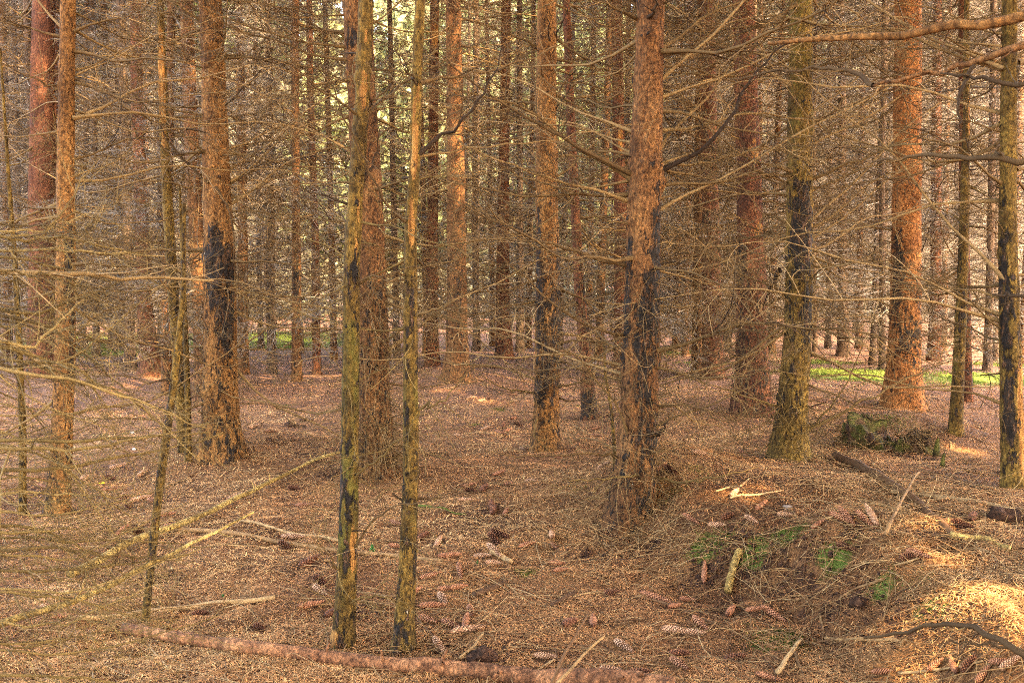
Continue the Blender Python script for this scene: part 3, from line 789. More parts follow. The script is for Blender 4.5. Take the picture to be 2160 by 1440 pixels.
spruce([(1150, 950, 56), (1152, 860, 52), (1155, 600, 50), (1153, 400, 45), (1152, 200, 42), (1153, 0, 38)], 'tan',
       'straight tan trunk near the centre with black resin-streaked wound at middle height', H=14, lod=0, dens=.5, blen=(.5, 1.4), zmin=.25, seed=9, beard=60, avoid=.8, stubs=30, knotn=50,
       marks=[('char', 790, 455, -.7, .4, .95), ('char', 800, 470, .85, .3, .95), ('char', 860, 560, 0, 1.0, .78), ('char', 860, 790, -.5, .5, .9), ('moss', 950, 880, 0, 2, .5)],
       traced=[([(1135, 100, 0), (1080, 75, -.1), (1000, 45, -.2), (920, 20, -.3)], .010, {'tint': .5}), ([(1165, 90, 0), (1185, 50, -.1), (1210, -10, -.2)], .0075, {'tint': .05, 'tw': 4}),
               ([(1158, 92, -.05), (1157, 50, -.2), (1150, 0, -.3)], .007, {'tint': .05, 'tw': 3}), ([(1163, 250, 0), (1200, 190, -.1), (1240, 130, -.1), (1265, 70, -.2)], .007, {'tint': .05, 'tw': 4}),
               ([(1170, 430, 0), (1240, 400, .1), (1330, 380, .2)], .006), ([(1135, 405, 0), (1080, 360, -.1), (1010, 330, -.2), (960, 250, -.2)], .007, {'tint': .5}),
               ([(1128, 828, 0), (1060, 820, -.2), (1000, 780, -.3)], .008, {'olive': 1}), ([(1135, 880, -.05), (1125, 920, -.3), (1170, 960, -.4)], .006, {'olive': 1, 'tw': 4}), ([(1180, 840, 0), (1240, 850, -.1), (1320, 870, -.2)], .006)])
spruce([(468, 962, 84), (466, 880, 74), (466, 700, 68), (462, 500, 62), (454, 300, 52), (447, 100, 46), (443, 0, 45)], 'tan',
       'stout trunk left of centre, charred black at mid height and tan above', H=14, lod=0, dens=.75, blen=(.5, 1.5), zmin=.2, seed=11, beard=140, avoid=.7, stubs=30, knotn=55,
       marks=[('char', 650, 475, -.1, .75, .97), ('char', 780, 560, .5, .55, .85), ('char', 620, 500, .7, .3, .9), ('moss', 960, 870, -.4, 1.2, .8)],
       traced=[([(440, 385, -.1), (380, 330, -.1), (320, 240, -.2), (270, 180, -.3), (210, 130, -.3)], .009, {'tint': .25}), ([(455, 395, -.1), (480, 430, -.12), (492, 480, -.12), (496, 560, -.1), (500, 640, -.1)], .009, {'tint': .3, 'tw': 2, 'label': 'thick curved stem hugging the right side of the charred trunk'}),
               ([(470, 405, 0), (540, 350, .1), (620, 320, .2), (700, 260, .3)], .008, {'tint': .4}), ([(450, 245, 0), (380, 235, -.1), (300, 215, -.2), (170, 168, -.4)], .009, {'tint': .5}),
               ([(470, 230, 0), (510, 190, -.1), (560, 140, -.2), (582, 120, -.2)], .0075, {'tint': .1, 'tw': 4}), ([(430, 400, 0), (350, 385, -.1), (250, 375, -.2), (150, 360, -.4)], .008, {'tint': .5}),
               ([(500, 540, 0), (560, 530, -.1), (620, 510, -.1)], .007, {'tint': .5}), ([(455, 110, 0), (480, 60, -.1), (500, 0, -.2)], .006, {'tint': .1}), ([(480, 400, 0), (600, 500, -.1), (720, 600, -.2)], .007, {'tint': .5}),
               ([(440, 880, 0), (420, 870, -.2), (405, 850, -.3)], .006)])
spruce([(797, 1000, 74), (792, 900, 68), (785, 700, 66), (778, 450, 62), (765, 250, 60), (752, 0, 58)], 'brown',
       'thick brown trunk half hidden right behind the mossy slim trunk, bristly with hanging twigs', H=14, lod=1, dens=.8, blen=(.5, 1.4), zmin=.1, seed=13, beard=700, avoid=.6,
       marks=[('moss', 1000, 700, 0, 2, .35), ('char', 120, 60, -.3, .3, .9)])
spruce([(1662, 968, 74), (1672, 860, 62), (1684, 700, 58), (1686, 500, 55), (1687, 300, 52), (1688, 0, 47)], 'olive',
       'green-algae trunk right of centre with a tall black burnt hollow below its green top', H=14, lod=0, dens=.95, blen=(.5, 1.5), zmin=.05, seed=15, beard=200, avoid=.9,
       marks=[('char', 600, 375, -.1, .85, .98), ('char', 720, 600, .4, .5, .85), ('moss', 380, -400, 0, 3, .7), ('moss', 960, 900, -.5, .8, .4)],
       traced=[([(1715, 375, 0), (1800, 340, -.1), (1900, 305, -.2), (2000, 260, -.3), (2110, 160, -.4)], .009, {'tint': .6}), ([(1715, 400, 0), (1820, 355, -.1), (1930, 330, -.2), (2080, 280, -.3)], .007, {'tint': .6}),
               ([(1665, 390, 0), (1560, 340, -.2), (1470, 330, -.3), (1400, 300, -.4)], .008, {'tint': .5}), ([(1715, 560, 0), (1800, 560, -.1), (1900, 500, -.2)], .006, {'tint': .7}),
               ([(1650, 860, 0), (1560, 830, -.3), (1440, 790, -.4)], .008, {'olive': 1}), ([(1700, 905, 0), (1780, 870, -.1), (1870, 820, -.2), (1950, 780, -.2), (2010, 760, -.3)], .011, {'tint': .7, 'label': 'pale branch slanting up to the right over the mossy stump'}),
               ([(1690, 920, 0), (1760, 850, -.1), (1800, 780, -.1), (1850, 660, -.2)], .007, {'olive': 1}), ([(1645, 570, 0), (1625, 610, .05), (1612, 640, .1)], .014, {'tint': 0, 'tw': 1})])
spruce([(1905, 862, 78), (1906, 760, 66), (1912, 500, 58), (1914, 300, 56), (1916, 0, 52)], 'orange',
       'bright orange-red trunk at right with a narrow black scar down its left edge', H=14, lod=0, dens=.55, blen=(.5, 1.3), zmin=.3, seed=17, beard=150, avoid=.8, stubs=24,
       marks=[('char', 690, 480, -.75, .4, .95), ('char', 760, 660, 0, .9, .7)],
       traced=[([(1925, 600, 0), (1960, 480, -.1), (1990, 420, -.1), (2020, 360, -.1)], .006, {'tint': .05, 'tw': 3}), ([(1925, 480, 0), (1990, 460, 0), (2060, 440, 0)], .007, {'tint': .2})])
spruce([(2138, 1030, 50), (2136, 900, 46), (2132, 700, 42), (2128, 500, 36), (2130, 250, 32), (2132, 0, 30)], 'olive',
       'yellow-olive trunk at the right edge, its foot split and sunlit', H=12, lod=0, dens=.6, blen=(.4, 1.2), zmin=.5, seed=19, avoid=1.0, flare=.2,
       marks=[('char', 770, 510, -.8, .5, .95), ('char', 980, 720, -.5, .45, .9), ('peel_lit', 1000, 760, .45, .4, .95), ('moss', 480, -300, 0, 3, .4)])  # lower right wood-coloured mark paints the sunlit side of the split foot
spruce([(120, 1082, 46), (128, 950, 44), (136, 750, 42), (140, 560, 38), (140, 300, 33), (146, 0, 30)], 'tan',
       'tan trunk near the left edge with blackened bark along its lower right side', H=12, lod=0, dens=.6, blen=(.4, 1.2), zmin=.3, seed=21, avoid=.9,
       marks=[('char', 640, 480, .6, .45, .95), ('char', 820, 560, .9, .3, .9), ('moss', 1090, 950, 0, 2, .9), ('moss', 1000, 740, -.5, 1, .5)],
       traced=[([(130, 185, 0), (60, 165, -.1), (-40, 110, -.2)], .007), ([(150, 165, 0), (220, 200, -.05), (330, 215, -.1), (430, 245, -.2)], .006, {'tint': .4})])
# ---- middle distance
spruce([(95, 795, 66), (90, 600, 58), (88, 400, 52), (90, 200, 48), (94, 0, 44)], 'red', 'broad red-brown trunk at far left behind the tan left trunk', H=14, lod=1, dens=.8, seed=31, beard=60, avoid=.5, marks=[('char', 720, 560, .8, .3, .7)])
spruce([(128, 775, 40), (125, 500, 36), (118, 200, 34), (114, 0, 30)], 'red', 'darker red trunk just behind the broad red-brown one at far left', H=13, lod=2, dens=.8, kind='mid', seed=32)
spruce([(318, 790, 38), (305, 650, 32), (297, 400, 26), (290, 200, 25), (287, 0, 22)], 'red', 'slender red trunk flaring onto the sunlit low mound at left', H=13, lod=1, dens=.75, seed=33, flare=.6, beard=50)
spruce([(388, 950, 24), (378, 800, 24), (365, 600, 23), (350, 350, 20), (338, 0, 16)], 'olive', 'thin peeling trunk just left of the charred stout trunk', H=7, lod=1, dens=.5, kind='olive', blen=(.3, .8), seed=34, crown=False, marks=[('peel_lit', 300, 60, .1, .6, .95)])
spruce([(432, 835, 36), (425, 700, 32), (415, 500, 30), (402, 250, 28), (392, 0, 26)], 'brown', 'brown trunk peeping out behind the charred stout trunk, on its left', H=13, lod=1, dens=.8, seed=35, kind='mid')
spruce([(352, 830, 22), (352, 500, 20), (358, 200, 18), (362, 0, 16)], 'brown', 'slight brown trunk between the slender red and peeling trunks', H=11, lod=2, dens=.7, seed=36, kind='mid')
spruce([(398, 972, 14), (397, 850, 13), (392, 720, 11), (385, 560, 8)], 'olive', 'pale spindly sapling pole beside the foot of the peeling trunk', H=1.9, lod=2, dens=.3, kind='olive', blen=(.2, .4), seed=37, crown=False, stubs=4)
spruce([(512, 790, 24), (512, 500, 20), (508, 200, 18), (505, 0, 16)], 'brown', 'slim brown trunk close behind the charred trunk, on its right', H=12, lod=2, dens=.8, seed=38, kind='mid')
spruce([(625, 803, 22), (625, 600, 19), (624, 300, 16), (624, 0, 14)], 'brown', 'straight slim trunk standing alone on bare floor left of the nearest pair', H=12, lod=2, dens=.8, seed=39, kind='mid', marks=[('char', 640, 560, 0, 1, .8)])
spruce([(668, 790, 18), (665, 500, 16), (655, 200, 14), (652, 0, 12)], 'red', 'reddish slim trunk right beside the lone straight one', H=12, lod=2, dens=.8, seed=40, kind='mid')
spruce([(965, 800, 50), (964, 650, 42), (962, 450, 38), (960, 200, 34), (955, 0, 30)], 'brown', 'brown trunk on a raised hummock left of centre, in the middle distance', H=13, lod=1, dens=.75, seed=41, flare=.6, beard=60, marks=[('char', 620, 530, -.5, .5, .6)])
spruce([(912, 770, 28), (912, 500, 24), (914, 250, 21), (917, 0, 18)], 'red', 'red-tinged trunk just left of the hummock tree', H=13, lod=2, dens=.8, seed=42, kind='mid', marks=[('peel_lit', 110, 50, .3, .6, .8)])
spruce([(1064, 756, 34), (1060, 600, 27), (1062, 400, 24), (1065, 200, 20), (1068, 0, 18)], 'red', 'reddish trunk behind and left of the resin-streaked tan trunk', H=13, lod=1, dens=.75, seed=43, kind='mid')
spruce([(1243, 885, 32), (1236, 760, 26), (1222, 600, 22), (1214, 450, 19), (1204, 250, 18), (1194, 0, 15)], 'red', 'crooked dark thin trunk leaning left, beside the tan centre trunk', H=9, lod=1, dens=.6, seed=44, crown=False, marks=[('char', 890, 820, 0, 2, .9), ('char', 700, 520, .4, .6, .7)])
spruce([(1312, 800, 34), (1310, 500, 28), (1304, 250, 24), (1300, 0, 22)], 'red', 'red trunk partly hidden behind the thick mound tree, on its left', H=13, lod=1, dens=.75, seed=45, kind='mid', marks=[('peel_lit', 330, 260, .2, .4, .8)])
spruce([(1505, 800, 44), (1500, 600, 40), (1497, 400, 34), (1494, 200, 31), (1492, 0, 28)], 'red', 'dull red trunk between the thick mound tree and the algae-green one', H=13, lod=1, dens=.9, seed=46, beard=60, marks=[('char', 480, 445, 0, 2, .7)])
spruce([(1588, 872, 76), (1585, 700, 64), (1582, 500, 54), (1577, 300, 50), (1568, 0, 44)], 'red', 'wide reddish trunk with split blistered bark left of the algae-green trunk', H=14, lod=1, dens=.95, seed=47, beard=220, avoid=.4, marks=[('char', 620, 500, -.8, .4, .9), ('peel_lit', 350, 300, .3, .4, .6), ('peel_lit', 500, 470, .4, .5, .7)])
spruce([(2014, 908, 28), (2022, 750, 24), (2032, 500, 20), (2038, 250, 14), (2040, 0, 11)], 'olive', 'slim olive trunk between the orange trunk and the right edge', H=7.5, lod=1, dens=.6, kind='olive', blen=(.3, .9), seed=48, crown=False, marks=[('moss', 900, 400, 0, 3, .6), ('peel_lit', 300, 200, .5, .5, .7)])
spruce([(2038, 845, 24), (2036, 600, 20), (2033, 300, 17), (2030, 0, 14)], 'red', 'reddish trunk close behind the slim olive one at right', H=12, lod=2, dens=.8, seed=49, kind='mid')
spruce([(258, 738, 34), (256, 600, 27), (255, 300, 22), (254, 0, 19)], 'brown', 'dim brown trunk in the gap between the tan left and slender red trunks', H=13, lod=2, dens=.9, seed=50, kind='mid', flare=.7)
spruce([(1780, 752, 26), (1778, 600, 20), (1776, 300, 16), (1774, 0, 14)], 'far', 'dim trunk at the edge of the green clearing, left of the orange trunk', H=13, lod=2, dens=.9, seed=51, kind='mid')
spruce([(45, 1085, 16), (46, 900, 15), (42, 800, 13), (36, 650, 12), (28, 500, 10), (20, 400, 8)], 'olive', 'thin mossy sapling near the left edge behind the spray of twigs', H=2.6, lod=2, dens=.5, kind='olive', blen=(.2, .6), seed=52, crown=False, stubs=5)
spruce([(305, 1312, 17), (322, 1150, 18), (340, 1000, 18), (362, 850, 16), (378, 720, 14), (388, 610, 9)], 'olive', 'leaning dark bare sapling in the left foreground', H=1.62, lod=1, dens=.35, kind='olive', blen=(.15, .35), seed=53, crown=False, stubs=5, flare=.15, marks=[('moss', 1300, 900, 0, 3, .45)])
spruce([(1298, 1010, 9), (1295, 930, 8), (1288, 850, 7), (1276, 790, 5)], 'olive', 'tiny bare sapling shoot on the left of the thick mound tree', H=.8, lod=2, dens=.5, kind='olive', blen=(.1, .25), seed=54, crown=False, stubs=3, zmin=.1)

# ------------------------------------------------------------------ background spruces
BG = []
for v in range(6):
    rng = random.Random(900 + v); T = Tubes()
    z = .3
    while z < 9.2:
        z += rng.uniform(.13, .26)
        for q in range(rng.randint(3, 6)):
            az = rng.uniform(0, math.tau); L = rng.uniform(.6, 1.9) * (1.0 if z > 1 else .7)
            d = np.array([math.cos(az), math.sin(az), rng.gauss(0.0, .28)])
            main = curve_pts(d * [.05, .05, 0] + [0, 0, z], d, L, 7, .3, rng.gauss(.1, .3), rng)
            tn = min(1, max(0, rng.gauss(.45, .25)))
            T.add(main, np.linspace(.0075, .0022, 7), 3, tn)
            add_twigs(T, main, .006, L, 11, .55, 3, n1=4, n2=3, rmin=.0015, tint=tn, rng=rng)
    BG.append(T.mesh('dead_branches', TWIG_FAR))
class _R: pass
cols_ = [(-9e9, 'left of the tan left-edge trunk'), (140, 'between left-edge and charred trunks'), (465, 'between charred trunk and slim pair'),
         (800, 'between slim pair and tan centre trunk'), (1152, 'between tan centre and thick mound trunks'), (1356, 'between thick mound and algae-green trunks'),
         (1686, 'between algae-green and orange trunks'), (1913, 'right of the orange trunk')]
rng = random.Random(77)
bgp = []
for px, py, w in [(235, 735, 18), (575, 765, 13), (700, 760, 14), (640, 745, 12), (545, 735, 12), (845, 760, 14), (895, 745, 14), (1010, 740, 15), (1035, 730, 12), (1092, 742, 16), (1118, 735, 14), (1185, 735, 12), (1235, 742, 14),
                  (1270, 760, 18), (1420, 742, 16), (1450, 752, 13), (1540, 740, 18), (1630, 745, 15), (1740, 735, 12), (1810, 735, 14), (1850, 742, 12), (1965, 760, 24), (1985, 745, 13), (2075, 780, 16), (2100, 760, 14), (2150, 770, 18), (15, 750, 18), (40, 735, 14), (175, 735, 15), (205, 750, 14)]:
    p = gp(px, py); bgp.append((p[0], p[1], w / 2 / F * p[1]))
tries = 0
while len(bgp) < 150 and tries < 20000:
    tries += 1
    y = 14 + 24 * rng.random() ** .9; x = rng.uniform(-.60, .60) * y
    if -.24 < x / y < .15 and (rng.random() < .82 or y > 30): continue
    if all((x - a) ** 2 + (y - b_) ** 2 > 0.85 ** 2 for a, b_, _ in bgp):
        # the grassy clearings stay open
        if any(((x - mx) / (r * .9)) ** 2 + ((y - my) / (r * .9)) ** 2 < 1 for mx, my, r, _, s in MOSSP if r > .6): continue
        bgp.append((x, y, rng.uniform(.03, .08)))
def make_trunk_variant(r, seed, mat):
    H = 13.0
    zr = np.array([-.2, 0, 1, 4, 8, 13.0]); rr = r * np.array([1.15, 1.1, 1, .85, .6, .1])
    cen = lambda z: (0.05 * np.sin(np.asarray(z) * .35 + seed) , 0.05 * np.cos(np.asarray(z) * .3 + seed))
    return trunk_mesh('trunk', cen, zr, rr, 9, .3, H, [], mat, seed, .5, zfine=9)
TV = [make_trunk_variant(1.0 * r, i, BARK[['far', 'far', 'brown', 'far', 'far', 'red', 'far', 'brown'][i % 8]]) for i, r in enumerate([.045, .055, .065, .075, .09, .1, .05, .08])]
TVR = [.045, .055, .065, .075, .09, .1, .05, .08]
entries = []
for x, y, r in bgp:
    px = 1080 + F * x / y
    k = max(i for i, c in enumerate(cols_) if px >= c[0])
    entries.append((k, px, x, y, r))
entries.sort()
ordn = ['first', 'second', 'third', 'fourth', 'fifth', 'sixth', 'seventh', 'eighth', 'ninth', 'tenth', 'eleventh', 'twelfth', 'thirteenth', 'fourteenth', 'fifteenth']
cnt = {}
for k, px, x, y, r in entries:
    near = 0 if y < 19 else 1 if y < 25 else 2
    i = cnt.get((k, near), 0); cnt[(k, near)] = i + 1
    root = bpy.data.objects.new('spruce_tree', None); col.objects.link(root); root.location = (x, y, float(ground_h(x, y)))
    if near < 2 and i < len(ordn):
        tag(root, '%s, %s from left, %s' % (('slender background spruce', 'fainter background spruce')[near], ordn[i], cols_[k][1]), 'tree', 'background spruces')
    else:
        tag(root, 'faint distant spruce in the tangle ' + cols_[k][1], 'tree', 'distant spruces ' + cols_[k][1])
    ti = min(range(8), key=lambda q: abs(TVR[q] - r) + rng.random() * .012)
    root.rotation_euler = (rng.gauss(0, .012), rng.gauss(0, .012), 0)
    o = link('trunk', TV[ti], root); o.rotation_euler.z = rng.uniform(0, 6.28); sc = r / TVR[ti]; o.scale = (sc, sc, 1)
    o = link('dead_branches', BG[rng.randrange(6)], root); o.rotation_euler.z = rng.uniform(0, 6.28); o.scale = (1, 1, rng.uniform(.95, 1.05)); tag(o, kind='stuff')
    add_crown(root, (x, y, root.location[2]), rng.uniform(8.6, 9.6), rng.randrange(4), rng.uniform(.55, .8), rng.uniform(0, 6.28))

# unseen trees added beyond the frame, towards the sun, to shade the floor
n = 0; pts_ = []
while n < 85:
    x, y = rng.uniform(-3, 13), rng.uniform(-13, 11)
    if abs(x) < .56 * y + 0.5 or (abs(x) < 2 and y > -2): continue
    if any((x - a) ** 2 + (y - b_) ** 2 < 1.6 for a, b_ in pts_): continue
    pts_.append((x, y)); n += 1
    root = bpy.data.objects.new('spruce_tree', None); col.objects.link(root); root.location = (x, y, float(ground_h(x, y)))
    tag(root, 'unseen spruce added outside the picture, its crown shading the floor', 'tree', 'added spruces outside the frame')
    link('trunk', TV[rng.randrange(8)], root)
    add_crown(root, (x, y, root.location[2]), rng.uniform(6.5, 8.0), rng.randrange(4), rng.uniform(.9, 1.2), rng.uniform(0, 6.28))

# ------------------------------------------------------------------ sunlit leafy trees behind the stand
LEAFME = []
for v in range(3):
    r = np.random.default_rng(40 + v); n = 9500
    nc = 95
    cc = r.normal(0, 1, (nc, 3)); cc /= np.linalg.norm(cc, axis=1, keepdims=True); cc *= (r.random((nc, 1)) ** .4) * np.array([3.0, 3.0, 4.2]); cc[:, 2] += 5.4
    k = r.integers(0, nc, n); c = cc[k] + r.normal(0, .5, (n, 3))
    d = r.normal(0, 1, (n, 3)); d /= np.linalg.norm(d, axis=1, keepdims=True); u = np.cross(d, r.normal(0, 1, (n, 3))); u /= np.linalg.norm(u, axis=1, keepdims=True)
    L = .13 + .13 * r.random(n); W = L * .6
    P = np.stack([c - d * L[:, None], c + u * W[:, None], c + d * L[:, None], c - u * W[:, None]], 1)
    LEAFME.append(quads_mesh('leaf_crown', P, np.clip(r.normal(.55, .25, n) + (k % 7 - 3) * .05, 0, 1), LEAF))
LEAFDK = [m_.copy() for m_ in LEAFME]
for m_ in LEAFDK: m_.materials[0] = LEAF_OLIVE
lt = []
for i in range(34):
    row = i % 2
    lt.append((-27 + 54 * (i + rng.random() * .6) / 34, 44 + row * 6 + rng.uniform(-1.5, 1.5)))
lt.sort()
for i, (x, y) in enumerate(lt):
    root = bpy.data.objects.new('leafy_tree', None); col.objects.link(root); root.location = (x, y, float(ground_h(x, y)) - .2)
    px = 1080 + F * x / y
    k = max(i_ for i_, c in enumerate(cols_) if px >= c[0])
    q_ = cnt.get(('leaf', k), 0); cnt[('leaf', k)] = q_ + 1
    tag(root, 'sunlit leafy tree far behind, %s from left, %s' % (ordn[q_], cols_[k][1]), 'tree', 'sunlit leafy trees behind the spruces')
    o = link('trunk', TV[4 + i % 2], root); o.scale = (1.6, 1.6, .75)
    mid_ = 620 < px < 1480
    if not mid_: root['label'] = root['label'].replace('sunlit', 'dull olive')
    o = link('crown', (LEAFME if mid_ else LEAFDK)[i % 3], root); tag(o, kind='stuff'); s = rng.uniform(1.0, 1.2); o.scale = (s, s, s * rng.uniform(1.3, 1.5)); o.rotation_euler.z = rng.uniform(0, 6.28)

r_ = np.random.default_rng(66); n = 26000
x = r_.uniform(-26, 26, n); y = 38.5 + r_.normal(0, 1.0, n); top_ = 1.5 + .9 * fbm(x * .5, y * .3, 1., 3); z = ground_h(x, y) + top_ * r_.random(n) ** .8
d = r_.normal(0, 1, (n, 3)); d /= np.linalg.norm(d, axis=1, keepdims=True); u = np.cross(d, r_.normal(0, 1, (n, 3))); u /= np.linalg.norm(u, axis=1, keepdims=True)
c = np.stack([x, y, z], -1); L = .07 + .1 * r_.random(n); W = L * .6
P = np.stack([c - d * L[:, None], c + u * W[:, None], c + d * L[:, None], c - u * W[:, None]], 1)
tag(link('undergrowth', quads_mesh('undergrowth', P, np.clip(r_.normal(.35, .25, n), 0, 1), LEAF_OLIVE)), 'dim olive undergrowth along the far edge of the spruce stand', 'undergrowth', kind='stuff')

# ------------------------------------------------------------------ trees just outside the frame whose branches hang into it
def branch_fg(root, P, r0, tint=.4, tw=9, tl=.3, sub=2, mat=None, label=None, seed=0, rmin=.0007, base=None):
    """P: (pixel x, pixel y, distance); starts at the trunk"""
    rng = random.Random(seed)
    W2 = np.array([at(px, py, Y) for px, py, Y in P])
    if base is not None: W2 = np.concatenate([np.array([base]), W2])
    W2 = W2 - np.array(root.location)
    s = np.linspace(0, 1, 17); idx = s * (len(W2) - 1)
    main = np.stack([np.interp(idx, np.arange(len(W2)), W2[:, c]) for c in range(3)], -1)
    for _ in range(2): main[1:-1] = (main[:-2] + 2 * main[1:-1] + main[2:]) / 4
    main[1:-1] += np.array([[rng.gauss(0, .003) for _ in range(3)] for _ in range(15)])
    T = Tubes(); rv = r0 * (1 - .72 * s); T.add(main, rv, 8, tint)
    Lm = float(np.linalg.norm(np.diff(main, axis=0), axis=1).sum())
    if tw: add_twigs(T, main, r0, Lm, int(tw * Lm) + 1, tl, sub, n1=8, n2=5, tint=tint + .1, rng=rng, rmin=rmin, start=.2)
    o = link('dead_branch', T.mesh('dead_branch', mat or TWIG), root)
    if label: o['label'] = label
    return o

def offtree(x, y, label, seed, bark='brown', r=.07):
    root = bpy.data.objects.new('spruce_tree', None); col.objects.link(root); root.location = (x, y, float(ground_h(x, y)))
    tag(root, label, 'tree')
    zr = np.array([-.2, 0, 1, 4, 8, 13.0]); rr = r * np.array([1.15, 1.1, 1, .85, .6, .1])
    link('trunk', trunk_mesh('trunk', lambda z: (0 * z, 0 * z), zr, rr, 18, .08, 12.0, [], BARK[bark], seed, .4), root)
    return root
RT = offtree(1.55, 2.0, 'spruce just outside the right edge whose thick dead branches cross the top right', 61)
add_crown(RT, RT.location, 7.2, 1, 1.0, 1.0)
branch_fg(RT, [(2200, 28, 2.05), (2050, 52, 2.1), (1900, 78, 2.15), (1780, 80, 2.2), (1680, 84, 2.25), (1620, 92, 2.3)], .0135, .25, 3, .12, 1, label='thick pale-brown broken branch crossing the top right corner', seed=1, base=(1.55, 2.0, 1.95), mat=BARK['tan'])
branch_fg(RT, [(2200, 80, 1.9), (2080, 125, 1.95), (1960, 150, 2.0), (1840, 182, 2.05)], .0105, .08, 4, .16, 1, label='dark rough branch just below the top right one', seed=2, base=(1.55, 2.0, 1.9), mat=BARK['brown'])
branch_fg(RT, [(1842, 180, 2.05), (1800, 150, 2.1), (1740, 140, 2.15), (1640, 150, 2.2), (1540, 168, 2.25)], .0055, .25, 4, .2, 1, seed=3)
branch_fg(RT, [(2200, 178, 1.8), (2080, 170, 1.85), (1985, 155, 1.9)], .007, .15, 5, .14, 1, seed=4, base=(1.55, 2.0, 1.78))
branch_fg(RT, [(2055, 140, 1.95), (2030, 185, 1.95), (2018, 250, 1.95), (2024, 275, 1.95)], .0045, .1, 3, .08, 0, seed=5)
branch_fg(RT, [(2200, 345, 1.75), (2100, 335, 1.8), (2000, 330, 1.85), (1930, 332, 1.9), (1840, 342, 1.95)], .0075, .3, 4, .2, 1, seed=6, base=(1.55, 2.0, 1.6), label='thin brown branch reaching in from the right edge at upper height')
branch_fg(RT, [(2114, 335, 1.8), (2105, 315, 1.78), (2094, 298, 1.76)], .004, .3, 0, seed=7)
branch_fg(RT, [(2200, 640, 1.6), (2150, 628, 1.62), (2085, 616, 1.65)], .006, .15, 4, .1, 1, seed=8, base=(1.55, 2.0, 1.3))
branch_fg(RT, [(2220, 1420, 1.9), (2130, 1360, 1.95), (2060, 1318, 2.05), (1980, 1312, 2.1), (1910, 1335, 2.2), (1822, 1344, 2.3)], .0095, .2, 2, .12, 1, seed=9, base=(1.55, 2.0, .45), label='grey-brown branch arching in at the bottom right corner')
branch_fg(RT, [(2230, 1395, 2.0), (2110, 1360, 2.05), (2004, 1350, 2.1)], .0065, .25, 1, .1, 0, seed=10, base=(1.55, 2.0, .5))

LT = offtree(-1.75, 2.3, 'spruce just outside the left edge whose spray of fine twigs fills the lower left', 62, 'olive', .06)
add_crown(LT, LT.location, 7.2, 2, 1.0, 2.0)
b0 = (-1.75, 2.3)
branch_fg(LT, [(-60, 572, 1.75), (60, 574, 1.75), (200, 582, 1.8), (330, 588, 1.85), (450, 592, 1.9)], .0072, .75, 6, .25, 1, seed=11, base=(*b0, 1.45), label='tan horizontal branch reaching in from the left edge at middle height')
branch_fg(LT, [(-60, 1330, 2.1), (60, 1300, 2.15), (200, 1250, 2.2), (300, 1195, 2.25), (420, 1140, 2.3), (535, 1080, 2.4)], .0105, .75, 3, .2, 1, BARK['pole'], seed=12, base=(*b0, .35), label='olive branch rising to the right from the bottom left corner')
branch_fg(LT, [(-60, 990, 2.0), (100, 997, 2.0), (240, 960, 2.1), (360, 950, 2.2), (470, 912, 2.3)], .0058, .4, 5, .25, 1, TWIG_OLIVE, seed=13, base=(*b0, .9))
rg = random.Random(5)
for k in range(42):
    y0 = rg.uniform(470, 760) if rg.random() < .36 else rg.uniform(760, 1430)
    low = (y0 - 450) / 1000
    x1 = rg.uniform(150, 420) + 60 * low
    sl = rg.gauss(-30, 60) if y0 > 1000 else rg.gauss(70, 90)
    D = rg.uniform(1.55, 2.2)
    y1 = y0 + sl
    P = [(-80, y0 - .25 * abs(sl), D), (x1 * .33, y0, D + .04), (x1 * .66, y0 + sl * .45, D + .08), (x1, y1, D + .15)]
    branch_fg(LT, P, rg.uniform(.0022, .0052), rg.uniform(.1, .9), rg.choice((14, 18, 22)), .30, 2, TWIG_OLIVE, seed=500 + k, rmin=.00055, base=(*b0, max(.12, 1.3 + (600 - y0) / F * 2.3)))

